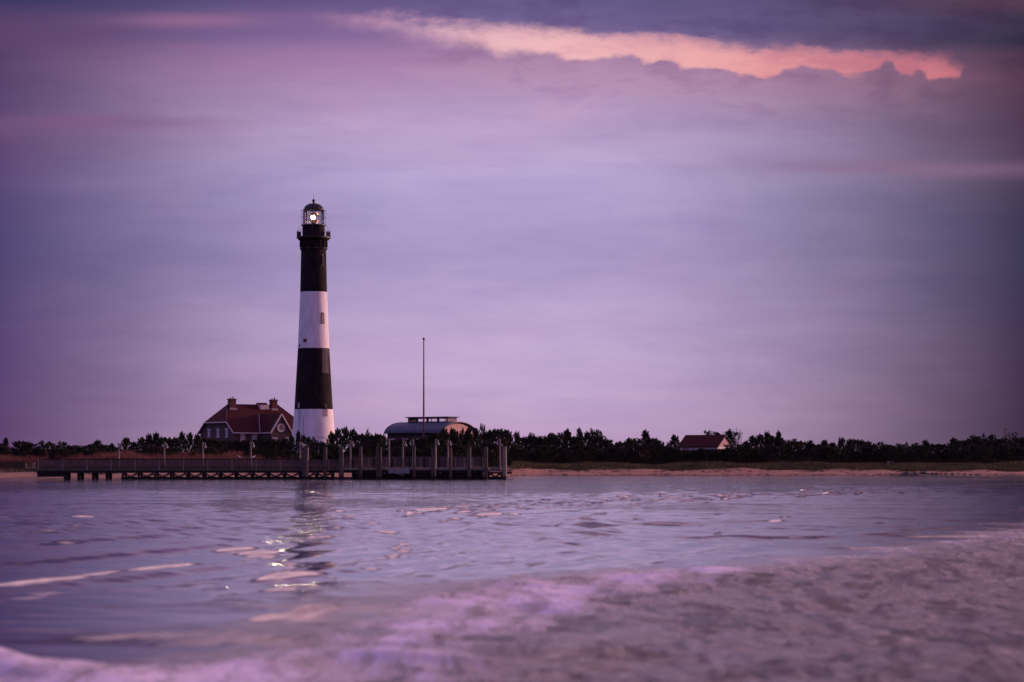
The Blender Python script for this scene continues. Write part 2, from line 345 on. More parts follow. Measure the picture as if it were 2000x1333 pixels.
# ------------------------------------------------------------------ water
rng = np.random.default_rng(7)
def water_height(x, y):
    h = np.zeros_like(x)
    near = np.clip((330-y)/200, .3, 1)*(1+.5*np.exp(-((y-85)/45)**2))
    # gentle swell and chop running roughly towards the shore
    for k in range(46):
        lam = .9*(14/.9)**rng.random(); th = rng.normal(.25, .5); ph = rng.random()*6.283
        kx, ky = 2*math.pi/lam*math.sin(th), 2*math.pi/lam*math.cos(th)
        s = .0075*(lam/3)**.15*(1 if lam < 4 else .6)
        h += s*lam/6.283*np.sin(kx*x+ky*y+ph)*near
    h *= .65+.5*np.sin(x*.06+y*.035)*np.sin(y*.05-x*.03+1)
    # the diverging wake: short crests running almost away from the viewer
    env = np.clip((y-40)/14, 0, 1)*np.clip((150-y)/50, 0, 1)*np.clip((9-x)/5, 0, 1)
    for lam, m_, sl, ph in ((3.1,3.2,.10,.4),(1.9,4.0,.085,2.0),(1.15,2.6,.05,4.1)):
        q = (x-y/m_+.35*np.sin(y*.11+ph))/math.sqrt(1+1/m_**2)
        h += env*sl*lam/6.283*np.sin(6.283*q/lam+ph)*(.6+.5*np.sin(x*.33+y*.06+ph))
    env = np.exp(-.5*((y-170-x*.9)/26)**2)*np.clip((x+8)/8, 0, 1)
    for lam, m_, sl, ph in ((2.6,5,.09,1.4),(1.6,6.,.07,3.0)):
        q = (x-y/m_+.4*np.sin(y*.08+ph))/math.sqrt(1+1/m_**2)
        h += env*sl*lam/6.283*np.sin(6.283*q/lam+ph)*(.6+.5*np.sin(x*.3-y*.05+ph))
    for px, py, hl, th_, sk in WAKES:     # steeper wavelets riding on it
        Yc = CH*F/(py-HOR); Xc = (px-1000)/F*Yc; sl = hl/F*Yc
        if edge_dist(np.array([Xc]), np.array([Yc]))[0] > -.3 and px > 700: continue
        far_ = Yc > 100; A = th_*Yc/F*(1.05 if far_ else .72); sg = (2.5 if far_ else 3.3)*A; sk = min(sk, 1.6) if far_ else sk
        i0, i1 = np.searchsorted(Ys, [Yc-5*sg-sl*sk-2, Yc+5*sg+sl*sk+2])
        dx, dy = x[i0:i1]-Xc, y[i0:i1]-Yc
        h[i0:i1] += A*np.exp(-.5*(dx/sl)**4)*np.exp(-.5*((dy-dx*sk+.15*sl*np.sin(dx*3/sl))/sg)**2)
    for px, py, a_ in GLINTS:     # steep wavelets added and shaped to throw back the beacon as glints
        Yc = CH*F/(py-HOR); Xc = (px-1000)/F*Yc; sg = .10*Yc/70+.02
        i0, i1 = np.searchsorted(Ys, [Yc-5*sg-.5, Yc+5*sg+.5]) if x.ndim == 2 else (0, 0)
        xs, ys2 = x[i0:i1], y[i0:i1]
        h[i0:i1] += a_*sg*np.exp(-.5*(((xs-Xc)/(sg*1.3))**2+((ys2-Yc)/sg)**2))
    # turbulent wake of foam
    f = foam_mask(x, y)
    tb = np.zeros_like(x)
    for k in range(60):
        lam = .42*(3.2/.42)**rng.random(); th = rng.normal(.15, .34); ph = rng.random()*6.283
        tb += .030*lam/6.283*3*np.sin(2*math.pi/lam*(math.sin(th)*x+math.cos(th)*y*.8)+ph+1.5*np.sin(.9*x+.4*y)+.8*np.sin(2.3*x-1.1*y+ph))
    h += tb*f*.18+f*(.016*np.sin(2.1*x+.75*y+1.2*np.sin(.4*y))+.020*np.sin(1.1*x-.35*y+np.sin(.6*x))+.014*np.sin(3.3*x+.5*y+2))
    # the edge of the wake stands up a little, and the near wash bottom left
    e = edge_dist(x, y); h += .10*np.exp(-.5*((e-.6)/.9)**2)*np.clip((y-24)/8, 0, 1)*np.clip((75-y)/25, 0, 1)
    wv = y-(28.2-.5*(x+4)); h += .40*np.exp(-.5*(wv/1.1)**2)*np.clip((-2.7-x)/3.6, 0, 1)
    return h
EX = np.array([12,20,29,34,36.5,41,47,52,56,59,64,72,88,120,400.]); EV = np.array([-30,-7,-3.8,-3.1,-2.6,-2.0,-2.0,.2,2.2,5.4,8.6,12.0,17.6,27,120.])
def edge_dist(x, y):   # positive inside the wake (to the right), metres
    return (x-np.interp(y, EX, EV)+.7*np.sin(y*.9)+.35*np.sin(y*2.3+x))*.5
def foam_mask(x, y):
    a = 1/(1+np.exp(-np.clip(edge_dist(x, y)*2.2, -30, 30)))
    wv = y-(28.6-.5*(x+4)); b_ = np.clip(1.1-wv/.9, 0, 1)*np.clip((-1.8-x)/1.4, 0, 1)*(y < 60)
    return np.clip(np.maximum(a, b_), 0, 1)*np.clip((150-y)/50, 0, 1)
GLINTS = [(612,962,.3),(622,966,.3),(615,972,.3),(628,973,.3),(618,979,.32),(610,984,.3),(632,985,.32),(624,990,.3),(648,995,.35),(657,999,.35),(663,1000,.35),(688,1009,.38),(684,1012,.35),(729,1022,.38),
 (752,1039,.42),(762,1041,.38),(790,1063,.45),(783,1068,.42),(793,1074,.42),(776,1073,.4),(788,1078,.4),(766,1088,.42),(769,1084,.4),(745,1106,.3),(726,1112,.28),(597,1109,.3),(568,1100,.3),(647,1127,.3),(685,1143,.3)]
WAKES = [(70,1143,62,9,3),(165,1126,64,10,3),(318,1108,58,12,3),(462,1078,32,9,3),(508,1081,30,9,2),(570,1128,44,13,3),(545,1158,34,11,1),(610,1153,22,6,1),
 (545,1207,50,17,3),(625,1196,34,13,3),(655,1034,20,5,3),(630,1051,24,5,3),(522,1096,14,5,1),(420,1152,18,4,3),
 (852,996,28,4.5,6),(800,1000,16,3,6),(905,1003,22,4,6),(955,1006,34,5,7),(1004,1005,14,4,3),(877,1019,16,3,5),(892,1013,14,3,5)]
_r = random.Random(21)
for _ in range(150):                       # broken line of wavelets out to the right
    u_ = _r.random(); px_ = 780+1020*u_; c_y = 1004-46*u_**.7
    WAKES.append((px_, c_y+_r.gauss(0, 5.5-3*u_), _r.uniform(7, 30-8*u_), _r.uniform(1.3, 3.2-1.0*u_), _r.uniform(4, 8)))
for _ in range(60):
    px_ = _r.uniform(900, 1950); WAKES.append((px_, _r.uniform(1000, 1070-.012*(px_-900)), _r.uniform(6, 22), _r.uniform(.9, 2.4), _r.uniform(2, 6)))
for _ in range(22):
    WAKES.append((_r.uniform(950, 1500), _r.uniform(1080, 1140), _r.uniform(12, 34), _r.uniform(1.5, 4), _r.uniform(1, 3)))
Ys = [14.0]
while Ys[-1] < 470: 
    yy = Ys[-1]; Ys.append(yy+(.085 if yy < 60 else .085*(yy/60)**1.15 if yy < 215 else .8))
Ys = np.array(Ys); US = np.linspace(-.36, .36, 900)
WY, WU = np.meshgrid(Ys, US, indexing='ij'); WX = WU*WY
WZ = water_height(WX, WY)
fade = np.clip((.36-np.abs(WU))/.04, 0, 1)*np.clip((WY-14)/3, 0, 1); WZ = WZ*fade
nr, nc = WX.shape; idx = np.arange(nr*nc).reshape(nr, nc)
Vw_ = np.stack([WX, WY, WZ], -1).reshape(-1, 3); Fq = [quads(idx)]
fo = foam_mask(WX, WY).ravel()
base = len(Vw_)
ext = []   # flat water to both sides, behind and below the camera
for sgn in (-1, 1):
    c_ = idx[:, 0] if sgn < 0 else idx[:, -1]
    far = np.stack([np.full(nr, sgn*3000.), Ys, np.zeros(nr)], -1); b0 = base+sum(len(e) for e in ext); ext.append(far)
    J = np.stack([c_, b0+np.arange(nr)], -1); q = np.stack([J[:-1,0], J[1:,0], J[1:,1], J[:-1,1]], -1)
    Fq.append(q[:, ::-1] if sgn > 0 else q)
b0 = base+sum(len(e) for e in ext); ext.append(np.array([(-3000,-2000,0),(3000,-2000,0)], float))
Vall = np.concatenate([Vw_]+ext)
me_w = np.concatenate(Fq+[np.array([(b0, b0+1, base+nr, base)])])
wm = bpy.data.materials.new('bay_water'); wm.use_nodes = True; t = NT(wm.node_tree); b = wm.node_tree.nodes['Principled BSDF']
g = t.node('ShaderNodeTexCoord'); fa = t.node('ShaderNodeAttribute', attribute_name='foam')
mp = t.node('ShaderNodeMapping'); mp.inputs['Scale'].default_value = (1, .5, 1); t.put(mp.inputs[0], g.outputs['Object'])
r1 = t.noise(mp.outputs[0], 1.6, 4, .6, .4); r2 = t.noise(mp.outputs[0], 7.0, 3, .6, .3)
patch = t.noise(g.outputs['Object'], .045, 3, .5)
hgt = t.m('ADD', t.m('MULTIPLY', r1, .035), t.m('MULTIPLY', r2, .004))
sy = t.node('ShaderNodeSeparateXYZ'); t.put(sy.inputs[0], g.outputs['Object'])
breeze = t.m('MULTIPLY_ADD', t.step(t.m('ADD', sy.outputs[1], t.m('MULTIPLY', patch, 60)), 80, 190), 1.35, .24)   # ruffled by wind towards the shore, slick near the boat
breeze = t.m('MULTIPLY', breeze, t.m('MULTIPLY_ADD', t.step(sy.outputs[1], 210, 300), .8, 1.0))
hgt = t.m('MULTIPLY', hgt, t.m('MULTIPLY', breeze, t.m('MULTIPLY_ADD', t.step(patch, .35, .65), .7, .6)))
mph = t.node('ShaderNodeMapping'); mph.inputs['Scale'].default_value = (1, .2, 1); mph.inputs['Rotation'].default_value = (0, 0, -.12); t.put(mph.inputs[0], g.outputs['Object'])
hole = t.step(t.m('ADD', t.m('MULTIPLY', t.noise(mph.outputs[0], 1.7, 4, .6, .8), .7), t.m('MULTIPLY', t.noise(mph.outputs[0], 5.5, 3, .6, .5), .3)), .485, .555)   # open water between the foam, darkened by dimming its reflection
mpf = t.node('ShaderNodeMapping'); mpf.inputs['Scale'].default_value = (1, .4, 1); t.put(mpf.inputs[0], g.outputs['Object'])
fh = t.noise(mpf.outputs[0], 4.5, 6, .7, .6)
hgt = t.m('ADD', hgt, t.m('MULTIPLY', t.m('MULTIPLY', fh, fa.outputs['Fac']), .13))
bu = t.node('ShaderNodeBump'); bu.inputs['Strength'].default_value = 1; bu.inputs['Distance'].default_value = 1.0
t.put(bu.inputs['Height'], hgt)
fo1 = t.noise(mph.outputs[0], .8, 6, .7, .8); fo2 = t.noise(mph.outputs[0], 5.5, 7, .75, .6)
fm = t.m('ADD', t.m('MULTIPLY', fo1, .55), t.m('MULTIPLY', fo2, .45))
fa2 = t.node('ShaderNodeAttribute', attribute_name='froth')
fmask = t.m('MULTIPLY', fa.outputs['Fac'], t.step(fm, t.m('MULTIPLY_ADD', fa2.outputs['Fac'], -.28, .36), t.m('MULTIPLY_ADD', fa2.outputs['Fac'], -.20, .66)))
lace = t.m('MAXIMUM', t.m('MULTIPLY_ADD', t.step(fo2, .42, .62), .85, .25), t.m('MULTIPLY', fa2.outputs['Fac'], .8))
fmask = t.m('MULTIPLY', fmask, t.m('MULTIPLY', lace, t.m('MULTIPLY_ADD', fa2.outputs['Fac'], 1.15, .30)), clamp=True)
fmask = t.m('MULTIPLY', fmask, t.m('SUBTRACT', 1.0, t.m('MULTIPLY', hole, t.m('MULTIPLY_ADD', fa2.outputs['Fac'], -.6, 1.0))))
t.put(b.inputs['Base Color'], t.mix(fmask, (.040,.030,.052,1), t.mix(t.m('MULTIPLY', fa2.outputs['Fac'], 1.6, clamp=True), (.34,.235,.27,1), (.72,.68,.84,1))))
t.put(b.inputs['Roughness'], t.m('ADD', t.m('MULTIPLY_ADD', fmask, .45, .035), t.m('MULTIPLY', fa.outputs['Fac'], .14)))
b.inputs['IOR'].default_value = 1.33; t.put(b.inputs['Specular IOR Level'], t.m('SUBTRACT', .5, t.m('MULTIPLY', t.m('MULTIPLY', hole, fa.outputs['Fac']), .40)))
t.put(b.inputs['Specular Tint'], t.mix(t.m('MULTIPLY', hole, fa.outputs['Fac']), (1,1,1,1), (.45,.40,.48,1)))  # mirrored sky tinted down in the gaps so specks look dark
t.put(b.inputs['Normal'], bu.outputs[0])
water = np_mesh('water', Vall, me_w, wm)
a1 = water.data.attributes.new('foam', 'FLOAT', 'POINT'); a1.data.foreach_set('value', np.concatenate([fo, np.zeros(len(Vall)-len(fo))]).astype(np.float32))
ed = edge_dist(WX, WY)
bX = np.array([-3.6,-2.67,-2.07,-1.42,-.44,.94,2.6,4.7,7.0,10.9,16]); bY = np.array([28,30.6,34.8,39.6,43.8,47.2,53.,59.5,64.5,73.5,84]); bW = np.array([1.8,3.0,4.8,6.0,6.0,5.2,5.2,5.,4.2,4.0,3.0])
dd = WY-np.interp(WX, bX, bY)+.5*np.sin(WX*2.1)
fr_ = np.exp(-(dd/(np.interp(WX, bX, bW)*np.where(dd < 0, 1+1.3*np.clip((2.2-WX)/3, 0, 1), 1)))**2)*np.clip((108-WY)/25, 0, 1)*(WX > -4.5)*np.clip(1.15-.03*np.maximum(WX, 0), .5, 1)+np.exp(-((WX+5.5)/3.)**2-((WY-27.5)/3)**2)*.9
fr_ = fr_*(.66+.26*np.sin(WX*4.3+WY*1.1+1.5*np.sin(WX*1.3))*np.sin(WY*1.7-WX*2.2)+.40*np.sin(WX*1.7+WY*.6)*np.sin(WX*.9-WY*.45+1)+.25)
a2 = water.data.attributes.new('froth', 'FLOAT', 'POINT'); a2.data.foreach_set('value', np.concatenate([np.clip(fr_, 0, 1).ravel(), np.zeros(len(Vall)-len(fo))]).astype(np.float32))
tag(water, kind='structure')

# ------------------------------------------------------------------ lighthouse
D = 530.0; K = D/F
lx = wx(612.5, D); lh = empty('lighthouse', (lx, D, 3.6), 0, 'tall tapering lighthouse tower banded black and white with a lit lantern', 'lighthouse')
def z(py): return wz(py, D)-3.6
def half(py): return float(np.interp(py, [380,490,571,681,800,862,905], [24.3,24.5,26.2,30.7,37.5,42.6,46]))*K
def shaft(name, y0, y1, m_, lab, extra=0):
    prof = [(half(y), z(y)) for y in np.linspace(y1, y0, 9)]
    o = MB().lathe(prof, 64).build(name, m_, lh, True); o['label'] = lab; return o
shaft('tower_band', 484, 571, M['black'], 'uppermost black painted band of the tower')
upper_white = shaft('tower_band', 571, 681, M['white'], 'upper white painted band of the tower')
lower_black = shaft('tower_band', 681, 800, M['black'], 'lower black painted band of the tower')
lower_white = shaft('tower_band', 800, 905, M['white'], 'white painted base of the tower')
def ring(name, prof, m_=None, par=None, n=48): return MB().lathe([(r*K, z(y)) for r, y in prof], n).build(name, m_ or M['iron'], par or lh, True)
ring('corbel_band', [(24.6,489),(26.8,488),(26.8,484.5),(24.8,483.5)], M['black'])
ring('tower_neck', [(25.4,484),(25.6,470.6),(26,470.5)], M['black'])
ring('cornice', [(26.2,470.5),(30.5,469),(31,466.5),(30,466)], M['black'])
deck = ring('gallery_deck', [(30.5,466),(33.6,465.6),(33.6,463.6),(30,463)])
for k in range(16):   # console brackets under the gallery
    a = 2*math.pi*(k+.5)/16; c_, s_ = math.cos(a), math.sin(a); r = 25.2*K
    mb = MB(); mb.prism([(r-.1,z(483)),(r+.25,z(483)),(r+.22,z(470.8)),(r-.1,z(470.8))], 'y', -.16, .16)
    mb.v = [(x*c_-y*s_, x*s_+y*c_, zz) for x, y, zz in mb.v]; mb.build('bracket', M['black'], lh)
for a in (-112, -72, -150, -30):   # paler plates on the collar stand in for lit brackets
    mb = MB(); r = 26.7*K; aa = math.radians(a)
    for i in range(6):
        t0, t1 = aa+(i-3)*.055, aa+(i-2)*.055
        mb.add([(r2*math.cos(t_), r2*math.sin(t_), z(yy)) for yy in (487.6,485.4) for t_, r2 in ((t0,r),(t1,r),(t1,r+.05),(t0,r+.05))], [(0,1,2,3),(7,6,5,4),(0,4,5,1),(1,5,6,2),(2,6,7,3),(3,7,4,0)])
    mb.build('lit_bracket_patch', M['grey_patch'], lh)
ring('watch_room', [(21.8,464),(21.8,441),(22.4,440.5),(22.4,440)], M['black'])
lant = ring('lantern_sill', [(24.2,441.4),(24.2,440),(23,439.8)])
# gallery railing
rail = MB(); R = 32.6*K
for k in range(24):
    a = 2*math.pi*k/24; rail.tube((R*math.cos(a),R*math.sin(a),z(464)), (R*math.cos(a),R*math.sin(a),z(452)), .035, n=5)
for yy in (452, 455.5, 459.5):
    rail.path([(R*math.cos(2*math.pi*k/32), R*math.sin(2*math.pi*k/32), z(yy)) for k in range(33)], .03, 5)
rail.build('gallery_railing', M['iron'], lh)
for sx in (-1, 1):
    for ss in (0, 1):
        a = math.radians(-90+sx*(78 if ss else 103)); MB().prism([(-.38,0),(.38,0),(.34,1.1),(-.34,1.1)], 'y', -.18, .18).build('gallery_cabinet', M['iron'], lh, loc=(29.2*K*math.cos(a), 29.2*K*math.sin(a), z(463.6)))
# outer cage round the glass, and stays down to the gallery
cage = MB(); R2 = 23.9*K
for k in range(12):
    a = 2*math.pi*(k+.25)/12; cage.tube((R2*math.cos(a),R2*math.sin(a),z(440)), (R2*math.cos(a),R2*math.sin(a),z(411)), .025, n=5)
for yy in (411.4, 425, 440):
    cage.path([(R2*math.cos(2*math.pi*k/24), R2*math.sin(2*math.pi*k/24), z(yy)) for k in range(25)], .03, 5)
for k in range(8):
    a = 2*math.pi*k/8; cage.tube((R2*math.cos(a),R2*math.sin(a),z(440)), (R*math.cos(a),R*math.sin(a),z(452)), .025, n=5)
cage.build('outer_cage', M['iron'], lh)
glz = MB().lathe([(19.2*K, z(440)), (19.2*K, z(410.5))], 16).build('lantern_glazing', M['glass'], lh)
mu = MB(); R3 = 19.6*K
for k in range(16):
    a = 2*math.pi*k/16; mu.tube((R3*math.cos(a),R3*math.sin(a),z(440)), (R3*math.cos(a),R3*math.sin(a),z(410.5)), .04, n=5)
for yy in (420.5, 430.5):
    mu.path([(R3*math.cos(2*math.pi*k/16), R3*math.sin(2*math.pi*k/16), z(yy)) for k in range(17)], .03, 5)
mu.build('mullions', M['iron'], lh)
lens = MB()
for yy, r in ((436,7),(434,9),(432,10),(420,10),(418,9),(416,7)): lens.lathe([(r*K-.1,z(yy)-.06),(r*K,z(yy)-.06),(r*K,z(yy)+.06),(r*K-.1,z(yy)+.06)], 20, close=True)
for k in range(8):
    a = 2*math.pi*(k+.5)/8; lens.tube((10*K*math.cos(a),10*K*math.sin(a),z(432)), (10*K*math.cos(a),10*K*math.sin(a),z(420)), .03, n=4)
lens.build('lens_frame', M['brass'], lh)
ring('lamp_pedestal', [(4,440),(3,438),(2.2,432)], M['iron'], n=12)
MB().lathe([(8.6*K,z(435)),(9.6*K,z(431)),(9.6*K,z(421)),(8.6*K,z(417))], 20).build('lens_glass', M['lensglass'], lh, True)
bl = MB(); n = 20; rings_ = [(.42,0),(.38,.06),(.30,.12),(.18,.16),(.07,.18)]
bl.add([(r*math.cos(2*math.pi*i/n), -d_, z(426)+r*math.sin(2*math.pi*i/n)) for r, d_ in rings_ for i in range(n)],
    [(k*n+i, k*n+(i+1) % n, (k+1)*n+(i+1) % n, (k+1)*n+i) for k in range(len(rings_)-1) for i in range(n)]+[tuple((len(rings_)-1)*n+i for i in range(n))])
bl.build('lamp', M['beacon'], lh, True, loc=(.0,-10*K,0))
MB().tube((0,-9.7*K,z(426)),(0,-9.95*K,z(426)),.48,.45,20).build('lamp_light_block', M['iron'], lh)  # opaque disc added behind the lamp to keep its light off the frame
bs = bpy.data.lights.new('beacon_beam', 'SPOT'); bo = bpy.data.objects.new('beacon_beam', bs); C.objects.link(bo)
bs.energy = 1300; bs.color = (1,.82,.6); bs.spot_size = math.radians(30); bs.spot_blend = .4; bs.shadow_soft_size = .4
bo.location = (lx, 530-1.75, z(426)+3.6); bo.rotation_euler = (Vector((lx, 530, z(426)+3.6))-Vector((-2, 60, 0))).to_track_quat('Z', 'Y').to_euler()
dome = ring('dome_roof', [(20.6,411),(20.6,409.4),(18.6,408.4),(17,405),(14,402),(10,399.8),(5,398.4),(2.2,398),(2.0,395.5),(1.6,395)])
for k in range(12):
    a = 2*math.pi*k/12; rb = MB(); pts = [(r*K*math.cos(a), r*K*math.sin(a), z(y)+.03) for r, y in ((18.8,408.4),(17.2,405),(14.2,402),(10.1,399.7),(5,398.3))]
    rb.path(pts, .05, 4); rb.build('dome_rib', M['iron'], dome)
ball = MB().lathe([(math.cos(t_)*3*K+.001, z(392.3)+math.sin(t_)*3*K) for t_ in np.linspace(-math.pi/2, math.pi/2, 11)], 16).build('finial_ball', M['iron'], dome, True)
MB().tube((0,0,z(389.5)), (0,0,z(379)), .05, .015, 6).build('lightning_rod', M['iron'], dome)
def wall_pt(px, py, out=0.0):
    """point on the tower wall that faces the bay, px to the side of the axis"""
    r = half(py)+out; x_ = (px-612.5)*K*half(py)/half(py); x_ = max(-r*.97, min(r*.97, x_)); return x_, -math.sqrt(max(r*r-x_*x_, 0)), z(py)
def arch_window(px, y0, y1, wpx, frame_mat, pane_mat, par, lab=None, sill=None):
    x_, y_, z0 = wall_pt(px, y1); z1 = z(y0); wd = wpx*K/2; ang = math.atan2(y_, x_)
    tx, ty = -math.sin(ang), math.cos(ang); nx, ny = math.cos(ang), math.sin(ang)
    def shape(wd, z0, z1, rr):
        pts = [(-wd, z0), (wd, z0)]; zc = z1-wd
        return pts+[(wd*math.cos(a), zc+wd*math.sin(a)) for a in np.linspace(0, math.pi, 9)]
    def slab(pts, d0, d1, name, m_, parent):
        n = len(pts); vs = []
        for d in (d0, d1):
            for u, zz in pts:
                r = half(wpy(zz)); x0, y0_ = nx*r, ny*r
                vs.append((x0+tx*u+nx*d, y0_+ty*u+ny*d, zz))
        return MB().add(vs, [tuple(range(n)), tuple(range(2*n-1, n-1, -1))]+[(i, (i+1) % n, n+(i+1) % n, n+i) for i in range(n)]).build(name, m_, parent)
    fr = slab(shape(wd, z0, z1, 0), -.5, .07, 'window', frame_mat, par)
    slab(shape(wd*.68, z0+.12, z1-.22, 0), -.3, .10, 'pane', pane_mat, fr)
    if lab: fr['label'] = lab
    return fr
def wpy(zz): return HOR-(zz+3.6-CH)/K
arch_window(631.2, 498, 519, 4.2, M['iron'], M['dark_glass'], lh, 'narrow dark slot window high on the tower')
arch_window(631.8, 611.5, 634, 8.4, M['rust'], M['reveal'], lh, 'arched window in the upper white band')  # brown arch ring stands in for the shadow in the recess
arch_window(638.2, 791, 801, 7, M['iron'], M['dark_glass'], lh, 'arched dark opening above the white base')
def plate(name, px0, px1, y0, y1, m_, out=.05, steps=6, par=None):
    mb = MB(); xs = np.linspace(px0, px1, steps)
    for a, b_ in zip(xs[:-1], xs[1:]):
        q = []
        for o_ in (-.15, out):
            for px, py in ((a,y1),(b_,y1),(b_,y0),(a,y0)):
                q.append(wall_pt(px, py, o_))
        mb.add(q, [(4,5,6,7),(3,2,1,0),(0,1,5,4),(1,2,6,5),(2,3,7,6),(3,0,4,7)])
    return mb.build(name, m_, par or lh)
plate('repainted_patch', 631, 643.2, 682, 730, M['grey_patch'], .03)
plate('wall_panel', 634.6, 641.8, 801, 814, M['reveal'], .05)
plate('shutter', 594.4, 601, 663, 669.5, M['rust'], .1)
plate('wall_box', 583.6, 588, 788, 798, M['reveal'], .25, 3)
plate('small_vent', 585.4, 587, 673, 679, M['iron'], .1, 3)
for px in (585.8, 589, 595.5):
    MB().path([wall_pt(px+(i*.0), y, .05) for i, y in enumerate(np.linspace(799 if px < 592 else 815, 872, 8))], .03, 4).build('cable', M['iron'], lh)
MB().path([wall_pt(px, 854+((px-612)/40)**2*4, .04) for px in np.linspace(580, 640, 14)], .025, 4).build('cable', M['iron'], lh)

# ------------------------------------------------------------------ keeper's house
D = 565.0; TH = math.radians(35); zb = 3.6
S = .1135
kh = empty('keepers_house', (wx(456, D), D, zb), TH, "brown brick keeper's house with dark red roof left of the lighthouse", 'house')
cT, sT, Xo, Yo = math.cos(TH), math.sin(TH), wx(456, D), D
def xloc(px, y): u = (px-1000)/F; return (u*(Yo+y*cT)-Xo+y*sT)/(cT-u*sT)
def yloc(px, x): u = (px-1000)/F; return (Xo+x*cT-u*(Yo+x*sT))/(sT+u*cT)
W_ = yloc(386, 0); ze = wz(845, D)-zb; zr = wz(790, 571)-zb; zj = wz(824, D+3)-zb
yr = W_/2; yj = (zj-ze)/(zr-ze)*yr; xi = xloc(443.5, yr); L_ = xloc(544, yr)+xi
# local x along the front, y to the back; front eave at y=0
prof = [(.5,-1),(.5,ze+.1),(yj+.1,zj-.35),(W_-yj-.1,zj-.35),(W_-.5,ze+.1),(W_-.5,-1)]
wall = MB().prism(prof, 'x', .45, L_-.45).build('wall', M['brick_wall'], kh)
r_ = MB()
f1 = [(0,0,ze),(L_,0,ze),(L_,yj,zj),(L_-xi,yr,zr),(xi,yr,zr),(0,yj,zj)]
f2 = [(x, W_-y, zz) for x, y, zz in f1][::-1]
f3 = [(0,W_-yj,zj),(0,yj,zj),(xi,yr,zr)]; f4 = [(L_,yj,zj),(L_,W_-yj,zj),(L_-xi,yr,zr)]
roof = r_.sheet([f1,f2,f3,f4], .22).build('roof', M['roof_red'], kh)
tr_ = MB()
for e0, e1 in (((0,0,ze),(0,yj,zj)), ((0,yj,zj),(0,W_-yj,zj)), ((0,W_-yj,zj),(0,W_,ze)), ((0,0,ze),(L_,0,ze)), ((L_,0,ze),(L_,yj,zj))):
    tr_.tube((e0[0], e0[1], e0[2]-.16), (e1[0], e1[1], e1[2]-.16), .15, n=6)
tr_.build('eave_trim', M['trim'], kh)
hp = MB(); hp.tube((0,yj,zj+.03),(xi,yr,zr+.03),.08,n=5); hp.tube((xi,yr,zr+.04),(L_-xi,yr,zr+.04),.08,n=5); hp.build('ridge_cap', M['tin_dark'], kh)
# cross gable
g0 = xloc(508, 0); gp = -yloc(528.5, g0); g1 = xloc(571, -gp); gc = (g0+g1)/2; gzt = ze+36.5*S; back = (gzt-ze)/(zr-ze)*yr
gw = MB().prism([(g0+.3,-1),(g1-.3,-1),(g1-.3,ze),(gc,gzt-.45),(g0+.3,ze)], 'y', -gp+.3, .4).build('gable_wall', M['brick_wall'], kh)
gr = MB().sheet([[(g0,-gp,ze),(gc,-gp,gzt),(gc,back,gzt),(g0,0,ze)], [(gc,-gp,gzt),(g1,-gp,ze),(g1,0,ze),(gc,back,gzt)]], .2).build('gable_roof', M['roof_red'], kh)
tg = MB()
tg.tube((g0,-gp,ze-.12),(gc,-gp,gzt-.12),.19,n=6); tg.tube((g1,-gp,ze-.12),(gc,-gp,gzt-.12),.19,n=6); tg.tube((g0,-gp,ze-.16),(g0,0,ze-.16),.15,n=6)
tg.build('gable_trim', M['trim'], kh)
MB().tube((g0,0.02,ze+.06),(gc,back,gzt+.05),.10,n=5).build('valley_flashing', M['reveal'], kh)
# round window
oc = ze+9*S
ow = MB(); n = 28
ow.add([(gc+r*math.cos(2*math.pi*i/n), y_, oc+r*math.sin(2*math.pi*i/n)) for r, y_ in ((.98,-gp+.31),(.98,-gp+.14),(.52,-gp+.14),(.52,-gp+.31)) for i in range(n)],
    [(k*n+i, k*n+(i+1) % n, ((k+1) % 4)*n+(i+1) % n, ((k+1) % 4)*n+i) for k in range(4) for i in range(n)])
rw = ow.build('round_window', M['trim'], kh)
MB().tube((gc,-gp+.32,oc),(gc,-gp+.22,oc),.53,n=20).build('pane', M['dark_glass'], rw)
mb = MB(); mb.box(gc-.05,gc+.05,-gp+.15,-gp+.2,oc-.5,oc+.5); mb.box(gc-.5,gc+.5,-gp+.14,-gp+.19,oc-.05,oc+.05); mb.build('glazing_bar', M['trim'], rw)
def house_window(par, axis, u, v0, v1, wd, plane, frame=M['trim'], pane=M['pale_window']):
    fr, pn, ln = MB(), MB(), MB()
    if axis == 'x':   # on the end wall, facing -x
        fr.box(plane-.06, plane+.1, u-wd/2, u+wd/2, v0, v1); pn.box(plane-.09, plane-.04, u-wd/2+.12, u+wd/2-.12, v0+.12, v1-.12)
        ln.box(plane-.12, plane+.1, u-wd/2-.2, u+wd/2+.2, v1+.003, v1+.28); sl = MB().box(plane-.16, plane+.1, u-wd/2-.15, u+wd/2+.15, v0-.2, v0-.003)
    else:
        fr.box(u-wd/2, u+wd/2, plane-.06, plane+.1, v0, v1); pn.box(u-wd/2+.12, u+wd/2-.12, plane-.09, plane-.04, v0+.12, v1-.12)
        ln.box(u-wd/2-.2, u+wd/2+.2, plane-.12, plane+.1, v1+.003, v1+.28); sl = MB().box(u-wd/2-.15, u+wd/2+.15, plane-.16, plane+.1, v0-.2, v0-.003)
    w_ = fr.build('window', frame, par); pn.build('pane', pane, w_); ln.build('lintel', M['trim'], w_); sl.build('sill', M['trim'], w_)
    return w_
for px in (408.6, 426.2, 443.2):
    house_window(kh, 'x', yloc(px, .45), ze-8*S, ze+5.6*S, 1.15, .45)
for px in (474, 496.5, 516.5-3):
    house_window(kh, 'y', xloc(px, .5), ze-20*S, ze-4.6*S, 1.15, .5)
for s0, s1 in ((g0+1.2, 0), (g1-1.2, 0)):
    house_window(kh, 'y', s0, ze-24*S, ze-12*S, 1.0, -gp+.3)
